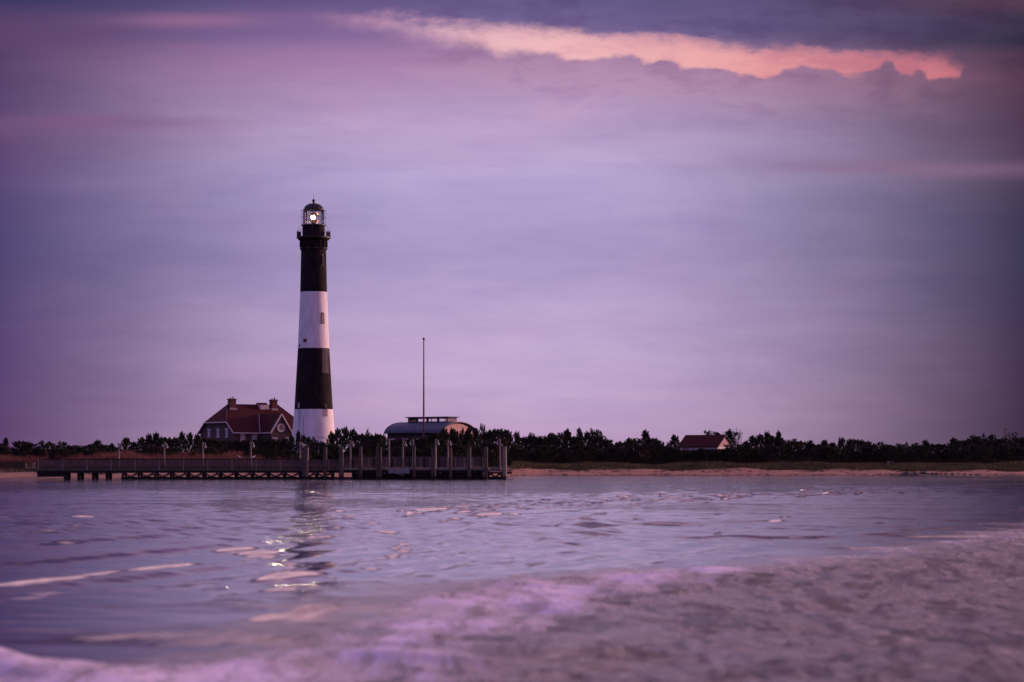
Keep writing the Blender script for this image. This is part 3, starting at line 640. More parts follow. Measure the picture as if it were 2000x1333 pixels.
# chimneys with pots
for px, w0, tall in ((453, 1.45, 779), (534, 1.35, 779.5)):
    y0 = yr-.9; x_ = xloc(px, y0); zt = wz(tall, 571)-zb-.25
    ch = MB(); ch.box(x_-w0/2,x_+w0/2,y0-.6,y0+.6,zr-1.6,zt); ch.box(x_-w0/2-.13,x_+w0/2+.13,y0-.73,y0+.73,zt,zt+.28); ch.box(x_-w0/2-.05,x_+w0/2+.05,y0-.65,y0+.65,zt-.35,zt-.2)
    c_ = ch.build('chimney', M['chimney'], roof)
    MB().prism([(x_-w0/2-.25,zr-1.25),(x_+w0/2+.25,zr-1.25),(x_+w0/2+.05,zr-.75),(x_-w0/2-.05,zr-.75)], 'y', y0-.8, y0+.2).build('flashing', M['reveal'], roof)
    for dx in (-.35, .3): MB().tube((x_+dx,y0,zt+.28),(x_+dx,y0,zt+.28+(.3 if dx < 0 else .5)),.17,.13,8).build('chimney_pot', M['chimney'], roof)
# shed dormer on the ridge
dx0, dx1 = xloc(501, yr), xloc(520.5, yr); zt = wz(785.6, 571)-zb; ln_ = 14*S
dm = MB().box(dx0+.2,dx1-.2,yr-ln_*.95,yr,zr-2.2,zr+.0).build('dormer', M['trim'], roof)
MB().sheet([[(dx0,yr-ln_,zt-1.35),(dx1,yr-ln_,zt-1.35),(dx1,yr,zt),(dx0,yr,zt)],[(dx0,yr,zt),(dx1,yr,zt),(dx1,yr+1.6,zt-1.4),(dx0,yr+1.6,zt-1.4)]], .12).build('dormer_roof', M['roof_red'], roof)
mb = MB(); mb.tube((dx0,yr,zt-.05),(dx0,yr-ln_,zt-1.4),.09,n=5); mb.tube((dx0,yr-ln_,zt-1.4),(dx1,yr-ln_,zt-1.4),.10,n=5); mb.build('dormer_trim', M['trim'], roof)

# ------------------------------------------------------------------ round-roofed hall
D = 575.0; S = .115; PH = math.radians(35)
hall = empty('exhibition_hall', (wx(863, D), D, zb), -PH, 'low hall with curved blue-grey tin roof, glazed roof monitor and pale gable', 'hall')
W_, L_ = 67/.574*S, 142*S; ze = wz(845, D)-zb; rise = 21.5*S*1.0
def arc(y_, lift=0.0): return ze+rise*(1-((y_-W_/2)/(W_/2))**2)**.62+lift if 0 <= y_ <= W_ else ze
ys_ = W_/2*(1-np.cos(np.linspace(0, math.pi, 25)))
poly = [(.35,-1)]+[(y_, arc(y_, -.22)) for y_ in ys_ if .35 <= y_ <= W_-.35]+[(W_-.35,-1)]
MB().prism(poly, 'x', -L_+.5, -.5).build('wall', M['hall_wall'], hall)
hr = MB(); pts = [(y_, arc(y_)) for y_ in ys_]
poly2 = pts+[(y_*(1) , zz-.18) for y_, zz in pts[::-1]]
for a, b_ in zip(pts[:-1], pts[1:]): hr.prism([a, b_, (b_[0], b_[1]-.18), (a[0], a[1]-.18)], 'x', -L_, 0)
hroof = hr.build('curved_roof', M['tin'], hall, True)
gp_ = MB().prism([(y_, zz) for y_, zz in [(.8,ze-.3)]+[(y_, arc(y_, -.45)) for y_ in ys_ if .8 <= y_ <= W_-.8]+[(W_-.8,ze-.3)]], 'x', -.5, -.42).build('gable_panel', M['gable'], hall)
eg = MB(); eg.path([(0.02, y_, zz-.08) for y_, zz in pts], .14, 5); eg.path([(-L_-.02, y_, zz-.08) for y_, zz in pts], .14, 5); eg.tube((-L_,0,ze-.08),(0,0,ze-.08),.16,n=6); eg.build('roof_edge', M['tin_dark'], hall)
se = MB()
for k in range(1, 24):
    x_ = -L_+k*L_/24; se.path([(x_, y_, zz+.02) for y_, zz in pts[::3]], .03, 4)
se.build('standing_seam', M['tin'], hroof)
hw = MB()
mw = 31*S; m0, m1 = -116*S, -18*S; ya, yb = W_/2-mw/2, W_/2+mw/2; zt = wz(815.5, D+4)-zb; zl = arc(W_/2)-.35
mon = MB()
for y_ in (ya, yb-.15): 
    mon.box(m0,m1,y_,y_+.15,zl-.2,zl+.45); mon.box(m0,m1,y_,y_+.15,zt-.22,zt)
    ed_ = [m0,m0+.3,m0+2.3,m0+2.9,m0+5.3,m0+5.9,m0+8.3,m0+8.9,m1-.3,m1] if y_ == ya else [m0,m0+.2,m0+4,m0+4.15,m0+8,m0+8.15,m1-.2,m1]
    for i in range(0, len(ed_), 2): mon.box(ed_[i], ed_[i+1], y_, y_+.15, zl+.45, zt-.22)
mon.box(m0,m0+.15,ya+.15,yb-.15,zl-.2,zt)
mon.box(m1-.15,m1,ya+.15,yb-.15,zl-.2,zt)
mo = mon.build('roof_monitor', M['reveal'] if False else M['hall_wall'], hall)
for i in range(5):
    MB().box(m1,m1+.04,ya+.2+i*(mw-.2)/5,ya+.05+(i+1)*(mw-.2)/5,zl+.4,zt-.25).build('monitor_louver', M['reveal'], mo)
for a, b_ in ((m0+.3,m0+2.3),(m0+2.9,m0+5.3),(m0+5.9,m0+8.3),(m0+8.9,m1-.3)):
    MB().box(a+.02,b_-.02,ya+.05,ya+.08,zl+.46,zt-.23).build('monitor_window', M['glass'], mo)
MB().box(m0-.5,m1+.5,ya-.45,yb+.45,zt,zt+.2).build('monitor_roof', M['tin'], mo)
for k in range(4):
    house_window(hall, 'y', -L_+2+k*3.6, ze-3.6, ze-1.6, 1.4, .35, M['hall_wall'], M['dark_glass'])

# ------------------------------------------------------------------ cottage on the right
D = 520.0; S = .104
cot = empty('cottage', (wx(1403, D), D, 2.8), -PH, 'small white cottage with a dark red pitched roof, half hidden by trees', 'cottage')
W_, L_ = 34/.574*S, 76/.819*S; ze = wz(871.5, D)-2.8; zr = wz(849.5, D+2)-2.8
MB().prism([(.25,-2),(.25,ze),(W_/2,zr-.3),(W_-.25,ze),(W_-.25,-2)], 'x', -L_+.3, -.3).build('wall', M['cottage_wall'], cot)
croof = MB().sheet([[(-L_,-.1,ze-.1),(0,-.1,ze-.1),(0,W_/2,zr),(-L_,W_/2,zr)], [(-L_,W_/2,zr),(0,W_/2,zr),(0,W_+.1,ze-.1),(-L_,W_+.1,ze-.1)]], .18).build('roof', M['roof_red'], cot)
cg = MB(); cg.tube((.02,-.1,ze-.18),(.02,W_/2,zr-.1),.1,n=5); cg.tube((.02,W_+.1,ze-.18),(.02,W_/2,zr-.1),.1,n=5); cg.build('rake_board', M['tin_dark'], cot)
MB().prism([(.6,ze-.1),(W_/2,zr-.65),(W_-.6,ze-.1)], 'x', -.3, -.27).build('gable_panel', M['gable'], cot)  # white end wall coloured pink as if lit by the sun
for u in (-L_+1.5, -L_+3.6): house_window(cot, 'y', u, ze-1.7, ze-.6, .8, .25, M['trim'], M['dark_glass'])

# ------------------------------------------------------------------ flagpole
D = 500.0; fx = wx(827.5, D); fz = float(gz(fx, D))
fp = empty('flagpole', (fx, D, fz), 0, 'tall slender bare flagpole rising in front of the curved-roof hall', 'flagpole')
top = wz(664, D)-fz
MB().tube((0,0,-.3),(0,0,top),.20,.09,10).build('pole', M['pole'], fp, True)
MB().lathe([(math.cos(t_)*.24+.001, top+.2+math.sin(t_)*.24) for t_ in np.linspace(-math.pi/2, math.pi/2, 9)], 12).build('finial_ball', M['pole'], fp, True)
MB().tube((0,0,top-.1),(.35,0,top-.15),.05,n=6).build('truck', M['pole'], fp)
MB().tube((.16,-.1,1.2),(.24,-.05,top-.15),.018,n=4).build('halyard', M['pole'], fp)

# ------------------------------------------------------------------ pier
D = 330.0; K = D/F
PY0, PY1 = 329.0, 332.6
pier = empty('pier', (wx(667, D), PY0, 0), 0, 'long low timber pier with picket railing and cross-braced pilings', 'pier')
ox, oy = wx(667, D), PY0
def lxp(px): return wx(px, D)-ox
zd = wz(914.5, D)   # deck top
xL, xR = lxp(78), lxp(945)
dk = MB().box(xL,xR,.05,PY1-oy-.05,zd-.12,zd).build('deck', M['wood_pale'], pier)
MB().box(xL,lxp(667),0,.05,zd-.36,zd+.03).build('fascia', M['wood'], pier)
MB().box(lxp(667),xR,-.02,.05,zd-.26,zd+.05).build('fascia', M['wood_pale'], pier)
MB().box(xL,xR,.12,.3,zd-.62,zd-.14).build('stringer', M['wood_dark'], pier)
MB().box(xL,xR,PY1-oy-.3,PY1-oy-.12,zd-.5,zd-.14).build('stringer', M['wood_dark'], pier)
# deck end: lower stage
MB().box(lxp(945)+.01,lxp(1000),-.1,2.2,wz(921.5,D),wz(917,D)).build('lower_stage', M['wood_pale'], pier)
MB().box(lxp(945)+.01,lxp(1000),-.04,.1,wz(926,D),wz(922,D)).build('stringer', M['wood_dark'], pier)
MB().box(lxp(958),lxp(977),-.14,-.1,wz(917.5,D),wz(912,D)).build('bench_board', M['wood_pale'], pier)
# landing float of grey metal
MB().box(lxp(760),lxp(801),-1.0,-.1,wz(925,D),wz(917,D)).build('landing_stage', M['metal_grey'], pier)
MB().tube((lxp(768),-1.0,wz(923,D)),(lxp(790),-1.05,wz(929,D)),.06,n=6).build('gangway_rail', M['metal_grey'], pier)
# ramp to the beach
MB().prism([(lxp(50),zd-.35),(lxp(78)-.003,zd-.35),(lxp(78)-.003,zd),(lxp(50),zd-.08)], 'y', .1, PY1-oy-.1).build('ramp', M['wood'], pier)
MB().prism([(lxp(74),.25),(lxp(130),.3),(lxp(130),zd-.65),(lxp(74),zd-.4)], 'y', .4, .7).build('abutment', M['wood_dark'], pier)
# pilings and braces
bent = [129,155.5,184,210.5]
for i, px in enumerate(bent):
    wd = 6.5*K/2
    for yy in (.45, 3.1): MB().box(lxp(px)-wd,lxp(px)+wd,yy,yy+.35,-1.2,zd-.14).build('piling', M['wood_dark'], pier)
k = 0; px = 241.0; bx = []
while px < 668: bx.append(px); px += 31.4
px = 698
while px < 940: bx.append(px); px += 27
bx.append(955); bx.append(980)
for i, px in enumerate(bx):
    h_ = zd-.14 if px < 945 else wz(923, D)
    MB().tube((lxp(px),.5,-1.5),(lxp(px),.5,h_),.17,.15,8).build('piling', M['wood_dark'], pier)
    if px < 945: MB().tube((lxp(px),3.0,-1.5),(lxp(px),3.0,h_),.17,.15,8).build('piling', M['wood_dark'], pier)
    if i+1 < len(bx) and not (640 < px < 690):
        x0, x1 = lxp(px), lxp(bx[i+1]); xm = (x0+x1)/2
        mb = MB(); zt_, zm = zd-.5, .28
        for a, b_ in (((x0,zt_),(xm,zm)), ((xm,zm),(x1,zt_)), ):
            mb.tube((a[0],.32,a[1]), (b_[0],.32,b_[1]), .085, n=5)
        mb.tube((x0,.25,.62),(x1,.25,.12),.07,n=5); mb.tube((x0,.2,.12),(x1,.2,.62),.07,n=5)
        mb.build('cross_brace', M['wood_dark'], pier)
    cl = MB().box(lxp(px)-.12,lxp(px)+.1,-.02,.3,wz(927,D),wz(922.5,D)); 
    if i % 2 == 0 and px < 945: cl.build('bracket', M['picket'], pier)
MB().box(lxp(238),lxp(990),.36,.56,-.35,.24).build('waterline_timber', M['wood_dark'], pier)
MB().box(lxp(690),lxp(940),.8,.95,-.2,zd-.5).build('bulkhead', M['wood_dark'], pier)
# railing along the back of the deck (left) and front-left edge
rl = MB()
zl0, zl1 = wz(896.5, D), zd+.02
rw_ = MB(); rw_.box(xL,lxp(667),.06,.2,zl0-.10,zl0); rw_.build('top_rail', M['wood_dark'], pier)
rb_ = MB(); rb_.box(xL,lxp(667),.1,.16,zl1+.03,zl1+.14); rb_.build('bottom_rail', M['wood_dark'], pier)
px = 78.0; i = 0
while px < 662:
    x0, x1 = lxp(px), lxp(min(px+15.7, 667))
    MB().box(x0-.06,x0+.06,-.02,.055,zd-.3,zl0-.1).build('rail_post', M['wood'] if i % 3 else M['wood_pale'], pier)
    pk = MB(); xx = x0+.09
    while xx < x1-.1: pk.box(xx,xx+.095,.105,.13,zl1+.145,zl0-.105); xx += .125
    pk.build('picket_panel', M['picket'], pier); px += 15.7; i += 1
zl2 = wz(892.5, D)
yb_ = PY1-oy-.2
MB().box(lxp(667),lxp(941),yb_,yb_+.12,zl2-.1,zl2).build('top_rail', M['picket'], pier)
px = 668.0; i = 0
while px < 938:
    x0, x1 = lxp(px), lxp(min(px+17, 941))
    MB().box(x0-.07,x0+.07,yb_-.08,yb_-.01,zd,zl2-.1).build('rail_post', M['wood_pale'], pier)
    pk = MB(); xx = x0+.09
    while xx < x1-.1: pk.box(xx,xx+.1,yb_+.03,yb_+.06,zd+.12,zl2-.105); xx += .125
    pk.build('picket_panel', M['picket'], pier); px += 17; i += 1
for px in (687.5, 729, 763.5, 784, 799, 828.5, 856.5, 884, 941):   # black posts standing behind the deck edge
    MB().tube((lxp(px),2.9,-1),(lxp(px),2.9,wz(893,D)),.15,.14,8).build('mooring_post', M['wood_dark'], pier)
# ramp fence
for px, top_ in ((53,904),(66,904),(70,903.5)):
    MB().box(lxp(px)-.07,lxp(px)+.07,0,.12,wz(917,D),wz(top_,D)).build('rail_post', M['wood_pale'], pier)

mb = MB()
for a_, b_ in ((0,20),(22,38),(40,52)):
    xx = lxp(a_)
    pk = MB()
    while xx < lxp(b_): pk.box(xx,xx+.1,.1,.13,wz(916,D),wz(903,D)); xx += .13
    pk.build('picket_panel', M['wood_dark'], pier)

# tall mooring piles, each its own thing
piles = [(594.5,874,9,'weathered mooring pile with a gull on top, left one of the leftmost pair'),(600,874.5,6,'weathered mooring pile, right one of the leftmost pair'),
 (634.5,874,8,'weathered mooring pile just right of the leftmost pair'),(667,873.5,10,'thickest mooring pile, where the railing changes right of the lighthouse'),
 (704.5,873,7.5,'mooring pile between the thickest pile and the paired piles'),(737.5,874,6,'left one of the paired mooring piles before the hall'),(743,874.5,6,'right one of the paired mooring piles before the hall'),
 (808,871.5,6,'mooring pile at the right end of the grey landing stage'),(844.5,875,5,'dull mooring pile left of a lamp post on the pier'),(850,874,4,'slim pale mooring pile standing tight against a lamp post'),
 (881,875,6,'mooring pile left of the two stout piles near the pier end'),(916.5,874,8.5,'stout mooring pile, left one of two near the pier end'),
 (948.5,873.5,9,'stout mooring pile where the railing ends'),(985.5,873,9,'outermost mooring pile at the right end of the pier')]
pile0 = {}
for i, (px, py, wpx, lab) in enumerate(piles):
    Yp = PY0-.45-(.35 if i in (3, 13) else 0); r = wpx*K/2; zt = wz(py, Yp)
    o = empty('mooring_pile', (wx(px, Yp), Yp, 0), i*1.3, lab, 'mooring pile', 'mooring piles along the pier')
    ln = .03*math.sin(i*2.4)
    MB().tube((0,0,-1.8),(ln,0,.34),r*1.06,r*1.02,12).build('wet_base', M['wood_dark'], o, True)
    MB().tube((ln,0,.34),(ln*2.5,0,zt),r,r*.88,12).build('shaft', M['wood'] if i not in (1,9,13) else M['wood_pale'], o, True)  # paler timber on right-hand piles stands in for a sunlit side
    MB().tube((ln*2.5,0,zt),(ln*2.5,0,zt+.05),r*.9,r*.7,12).build('cap', M['wood_dark'], o)

# lamp posts
lamps = [(232,866,0,1,'leftmost lamp post on the pier, standing dark against the sky'),(321,864,0,1,'second lamp post from the left end of the pier'),(396,863.5,0,1,"lamp post on the pier below the left corner of the keeper's house"),
 (490,862,0,1,"lamp post on the pier in front of the keeper's house"),(586,862.5,0,1,'lamp post on the pier at the left foot of the lighthouse'),(684.5,860,1,1,'lamp post on the pier between the lighthouse and the curved-roof hall'),
 (760,857.5,1,-1,'lamp post leaning at the left wall of the hall with its head turned left'),(787,860,1,1,'lamp post on the pier before the left half of the hall'),(807,858,1,-1,'lamp post above the landing stage with its head turned left'),
 (851,857.5,1,1,'lamp post right of the flagpole with its head turned right'),(875,859,1,1,'lamp post on the pier below the pale gable of the hall'),(976.5,857,2,-1,'last lamp post at the right end of the pier')]
for i, (px, py, kind, side, lab) in enumerate(lamps):
    Yp = PY0+(.3 if kind == 0 else 2.6 if kind == 1 and px not in (760,807,851) else 0.35); 
    o = empty('lamp_post', (wx(px, Yp), Yp, zd if kind < 2 else wz(917, D)), 0, lab, 'lamp post', 'lamp posts along the pier')
    h_ = wz(py, Yp)-o.location.z
    MB().tube((0,0,0),(0,0,h_),.13,.10,8).build('post', M['wood_pale'], o, True)
    arm = MB().path([(0,0,h_-.25),(side*.18,0,h_-.08),(side*.30,0,h_-.16),(side*.34,0,h_-.42)], .03, 5); arm.build('arm', M['metal_grey'], o)
    sh = MB().lathe([(.05,h_-.40),(.16,h_-.55),(.17,h_-.62)], 10, cx=side*.34).build('lamp_shade', M['metal_grey'], o)
    MB().lathe([(.12,h_-.62),(.13,h_-.74),(.07,h_-.82)], 10, cx=side*.34).build('bulb', M['lampwhite'], o)

# gulls
def gull(loc, rz, lab, s=1.0):
    o = empty('gull', loc, rz, lab, 'gull', 'gulls perched on the pier')
    secs = [(-.30,.13,.012),(-.22,.13,.035),(-.10,.14,.075),(.02,.16,.095),(.12,.19,.085),(.18,.24,.055),(.21,.28,.042),(.25,.31,.048),(.29,.31,.038),(.32,.305,.012)]
    mb = MB(); n = 10; vs = []
    for x_, z_, r in secs:
        for k in range(n):
            a = 2*math.pi*k/n; vs.append((x_, r*math.cos(a)*.9, z_+r*math.sin(a)))
    fs = [(j*n+k, j*n+(k+1) % n, (j+1)*n+(k+1) % n, (j+1)*n+k) for j in range(len(secs)-1) for k in range(n)]+[tuple(range(n-1,-1,-1)), tuple((len(secs)-1)*n+k for k in range(n))]
    mb.add(vs, fs); mb.build('body', M['gull_white'], o, True)
    for sg in (-1, 1):
        MB().add([(.12,sg*.085,.22),(.02,sg*.10,.12),(-.22,sg*.05,.10),(-.38,sg*.02,.13),(-.15,sg*.06,.20),(.12,sg*.06,.22),(.02,sg*.075,.12),(-.22,sg*.03,.10),(-.38,sg*.01,.13),(-.15,sg*.04,.20)],
            [(0,1,2,3,4),(9,8,7,6,5),(0,5,6,1),(1,6,7,2),(2,7,8,3),(3,8,9,4),(4,9,5,0)]).build('wing', M['gull_grey'], o)
        MB().tube((.0,sg*.035,.08),(.01,sg*.035,0),.008,n=5).build('leg', M['beak'], o)
    MB().tube((.31,0,.305),(.375,0,.29),.016,.004,6).build('beak', M['beak'], o)
    o.scale = (s, s, s); return o
gull((wx(594.5, PY0-.45), PY0-.45, wz(874, PY0-.45)+.05), math.radians(200), 'white and grey gull standing on the leftmost tall mooring pile', 1.3)
gull((wx(471, D), PY0+.13, zl0), math.radians(160), "white gull on the pier rail left of the lamp post before the keeper's house", 1.2)
gull((wx(495, D), PY0+.13, zl0), math.radians(20), "white gull on the pier rail right of the lamp post before the keeper's house", 1.2)

# ------------------------------------------------------------------ vegetation
random.seed(11)
def tree_mesh(kind, seed, mat_f):
    """unit tree 1 m high: returns (trunk object mesh, crown mesh)"""
    R_ = random.Random(seed); tk = MB(); leaves_v = []; leaves_f = []
    def tuft(c, d, ln, rad, n):
        d = Vector(d).normalized(); a = d.orthogonal().normalized(); b_ = d.cross(a)
        for _ in range(n):
            t_ = R_.random(); rr = rad*(1-t_*.75)*math.sqrt(R_.random()); an = R_.random()*6.283
            p = Vector(c)+d*ln*t_+a*rr*math.cos(an)+b_*rr*math.sin(an)
            q = (d*.6+Vector((R_.gauss(0,.5), R_.gauss(0,.5), R_.gauss(.25,.4)))).normalized()
            s_ = R_.uniform(.018,.034); w_ = q.orthogonal().normalized(); w_.rotate(Matrix.Rotation(R_.random()*6.28, 3, q))
            i = len(leaves_v); leaves_v.extend([tuple(p-w_*s_*.55), tuple(p+w_*s_*.55), tuple(p+q*s_*2.0)]); leaves_f.append((i, i+1, i+2))
    H = 1.0; lean = R_.uniform(-.06,.06)
    tk.tube((0,0,-.05),(lean*.5,0,.45),.032,.022,6); tk.tube((lean*.5,0,.45),(lean,0,.93),.022,.006,5)
    nb = {'spiky': 26, 'round': 30, 'flat': 22, 'open': 15, 'bare': 26}[kind]
    for k in range(nb):
        h = (k+.5)/nb; an = k*2.4+R_.uniform(-.4,.4)
        if kind == 'spiky': z0 = .05+.86*h; rad = (.40*(1-h)**.7+.05)*R_.uniform(.65,1.15); up = .25+.5*h
        elif kind == 'round': z0 = .08+.76*h; rad = .46*math.sin(math.pi*min(1,.18+h*.78))**.8*R_.uniform(.75,1.1); up = .15+.5*h
        elif kind == 'flat': z0 = .12+.72*h**.6; rad = (.25+.32*h)*R_.uniform(.7,1.1); up = .12
        elif kind == 'open': z0 = .15+.72*h; rad = (.28*(1-h*.6))*R_.uniform(.6,1.3); up = .45
        else: z0 = .1+.6*h; rad = .40*R_.uniform(.5,1.1); up = .9
        e = Vector((lean*z0+rad*math.cos(an), rad*math.sin(an), z0+rad*up))
        s0 = Vector((lean*z0, 0, z0*.92)); tk.tube(s0, e, .011, .004, 4, False)
        d = (e-s0).normalized()+Vector((0,0,.5))
        if kind == 'bare':
            for _ in range(5):
                q = e+Vector((R_.gauss(0,.07), R_.gauss(0,.07), R_.uniform(.05,.2))); tk.tube(s0.lerp(e,.7), q, .005, .002, 3, False)
                tuft(q, (0,0,1), .04, .03, 5)
        else:
            tuft(s0.lerp(e,.35), d, rad*.5+.05, .11 if kind != 'open' else .07, 60 if kind != 'open' else 26)
            tuft(s0.lerp(e,.75), d, .12, .10 if kind != 'open' else .06, 60 if kind != 'open' else 30)
            for _ in range(3):
                tuft(e+Vector((R_.gauss(0,.035), R_.gauss(0,.035), R_.gauss(0,.02))), (R_.gauss(0,.35), R_.gauss(0,.35), 1), R_.uniform(.05,.13), .030, 24)
    if kind in ('spiky', 'open'): tuft((lean,0,.86), (0,0,1), .12, .03, 40)
    lv = MB(); lv.v = leaves_v; lv.f = leaves_f
    me1 = bpy.data.meshes.new('trunk'); me1.from_pydata(tk.v, [], tk.f); me1.materials.append(M['bark'])
    me2 = bpy.data.meshes.new('crown'); me2.from_pydata(lv.v, [], lv.f); me2.materials.append(mat_f)
    return me1, me2
KN = {'spiky': ('spiky juniper', 'juniper'), 'round': ('bushy juniper', 'juniper'), 'flat': ('flat-topped pine', 'pine'), 'open': ('thin open juniper', 'juniper'), 'bare': ('bare twiggy shrub', 'shrub')}
PROT = {k: [tree_mesh(k, s+i*7, M['fol'][mi]) for i, mi in enumerate(ms_)] for k, s, ms_ in (('spiky',3,(0,0,1,1)),('round',40,(0,1,0,2)),('flat',80,(1,1)),('open',120,(0,1)),('bare',160,(2,2)))}
SEG = [(0,75,'at far left'),(75,232,'left of all lamp posts'),(232,321,'between first two lamp posts'),
 (321,396,"just left of keeper's house"),(396,490,"before keeper's house left end"),(490,575,"before keeper's house gable"),(575,655,'at lighthouse foot'),
 (655,750,'between lighthouse and hall'),(750,830,"before hall's dark wall"),(830,930,"before hall's pale gable"),(930,1000,'above pier end'),
 (1000,1100,'just right of pier end'),(1100,1200,'halfway from pier to cottage'),(1200,1325,'just left of cottage'),(1325,1440,'in front of cottage'),(1440,1560,'just right of cottage'),
 (1560,1700,'between cottage and timber bulkhead'),(1700,1850,'above timber bulkhead'),(1850,2001,'at far right')]
ORD = ['first','second','third','fourth','fifth','sixth','seventh','eighth','ninth','tenth','eleventh','twelfth','thirteenth','fourteenth']
pend = []
def tree(px, top, kind, depth, wpx, lab=None, row='skyline', base=None):
    X_ = wx(px, 430); Yt = float(shore(X_))+depth; X_ = wx(px, Yt)
    Yt = float(shore(X_))+depth; X_ = wx(px, Yt)
    pend.append((px, top, kind, Yt, X_, wpx, lab, row, base))
# the skyline as the photo shows it: x, top row, kind, width in px
SK = [(-8,866,'round',40),(11,861,'spiky',20),(28,877,'round',30),(42,863,'round',34),(58,867,'round',34),(74,876,'round',24),(87,862,'flat',20),(99,878,'round',22),(113,864,'flat',32),(128,877,'round',26),(141,871,'round',34),(158,879,'round',26),
 (176,869,'round',26),(190,865,'spiky',30),(205,870,'round',32),(219,871,'spiky',20),(231,874,'round',26),(246,861,'spiky',34),(262,868,'spiky',26),(277,860,'spiky',28),(291,856,'spiky',30),(306,853,'spiky',30),(322,856,'round',32),
 (340,857,'round',30),(356,852,'spiky',22),(371,853,'spiky',26),(386,856,'spiky',28),(404,857,'round',34),(424,860,'round',34),(446,861,'round',36),(470,862,'round',38),(494,860,'round',36),(517,858,'round',36),(538,860,'round',34),(556,862,'spiky',28),
 (569,858,'spiky',22),(582,850,'spiky',18),(592,857,'spiky',20),(603,860,'spiky',22),(612,856,'open',20),(624,864,'round',24),(636,868,'round',24),(647,851,'spiky',24),(659,846,'spiky',26),(674,843,'spiky',30),(690,847,'spiky',28),(704,849,'round',28),(718,841,'open',14),(716,852,'round',24),
 (730,850,'round',28),(741,850,'round',28),(754,860,'round',26),(772,862,'round',34),(792,860,'round',34),(812,858,'round',32),(833,855,'round',32),(853,849,'round',32),(869,846,'spiky',28),(884,845,'spiky',26),(899,840,'flat',28),(915,844,'spiky',26),(930,845,'spiky',26),
 (945,830,'open',22),(944,848,'round',28),(962,841,'round',34),(979,840,'round',32),(993,849,'spiky',28),(1010,852,'spiky',24),(1026,855,'round',32),(1041,847,'open',26),(1044,856,'round',30),(1060,854,'round',32),(1076,851,'round',34),(1092,846,'flat',34),(1108,847,'spiky',34),(1123,855,'round',28),
 (1132,845,'spiky',22),(1146,851,'spiky',26),(1158,841,'open',26),(1171,841,'open',28),(1165,852,'round',34),(1183,860,'round',30),(1199,868,'round',28),(1213,864,'round',28),(1228,862,'spiky',26),(1243,858,'round',30),(1261,848,'spiky',26),(1272,857,'round',30),(1284,862,'round',28),(1299,872,'round',26),
 (1317,856,'spiky',30),(1340,880,'round',30),(1360,880,'round',32),(1380,879,'round',34),(1402,878,'round',30),(1424,878,'round',28),(1446,870,'round',26),(1458,866,'spiky',28),(1471,858,'spiky',30),(1484,855,'spiky',28),(1498,852,'spiky',26),(1508,853,'round',28),(1520,851,'spiky',26),(1534,858,'flat',30),(1550,863,'round',30),
 (1566,863,'round',30),(1582,866,'spiky',26),(1596,869,'round',28),(1610,865,'spiky',28),(1626,869,'spiky',28),(1643,862,'spiky',26),(1659,864,'spiky',26),(1673,860,'round',32),(1689,863,'round',30),(1703,868,'round',26),(1718,864,'open',30),(1732,868,'open',28),(1752,872,'round',28),(1773,866,'flat',32),(1790,872,'round',30),
 (1808,866,'spiky',28),(1824,868,'round',30),(1842,869,'round',32),(1862,861,'spiky',30),(1880,862,'round',36),(1899,858,'round',36),(1940,861,'round',36),(1958,858,'round',36),(1975,852,'bare',22),(1990,856,'round',32),(2010,858,'round',34)]
for x_, y_, k_, w_ in SK: tree(x_, y_, k_, random.uniform(62, 84), w_*1.25)
tree(1921, 850, 'flat', 88, 46, 'broad umbrella-shaped pine standing above the others at the far right')
tree(1413, 842, 'flat', 135, 56, "spreading leafy tree over the right end of the cottage roof"); tree(1436, 850, 'bare', 140, 30, 'bare twiggy branches right of the cottage gable')
tree(1335, 878, 'bare', 66, 26, 'bare twiggy shrub before the white left wall of the cottage')
# lower growth in front
px = -10.0
while px < 2010:
    left = px < 640
    k_ = random.choice(['round','round','spiky','round','flat'])
    if not (left and random.random() < .45):
        tree(px, (878 if left else 883 if 1325 < px < 1440 else 874)+random.uniform(-6, 6)+(2 if px > 1500 else 0), k_, random.uniform(32, 48), random.uniform(28, 46), row='low')
    px += random.uniform(15, 24)
pend.sort(key=lambda q: q[0])
cnt = {}
for (px, top, kind, Yt, X_, wpx, lab, row, base) in pend:
    zg = float(gz(X_, Yt))-.15; h_ = wz(top, Yt)-zg
    me1, me2 = random.choice(PROT[kind])
    wd = wpx/F*Yt/.9
    if not lab:
        seg = [s for s in SEG if s[0] <= min(max(px,0),2000) < s[1]][0][2]; key = (seg, kind, row); cnt[key] = cnt.get(key, 0)+1
        lab = '%s %s from left on the skyline, %s' % (ORD[cnt[key]-1], KN[kind][0], seg)
        if row == 'low': lab = '%s low %s from left in front row, %s' % (ORD[cnt[key]-1], KN[kind][0], seg)
    nm = {'spiky': 'juniper_tree', 'round': 'juniper_tree', 'flat': 'pine_tree', 'open': 'juniper_tree', 'bare': 'twiggy_shrub'}[kind]
    o = empty(nm, (X_, Yt, zg), 0, lab, 'shrub' if kind == 'bare' else 'tree', 'low bushes in front of the trees' if row == 'low' else 'trees along the shore')
    rz = random.random()*6.28
    for nme, me in (('trunk', me1), ('crown', me2)):
        c_ = bpy.data.objects.new(nme, me); C.objects.link(c_); c_.parent = o; c_.rotation_euler = (0,0,rz)
    o.scale = (wd*(.85 if kind == 'spiky' else 1), wd, h_*(1.10 if kind == 'spiky' else 1.03))

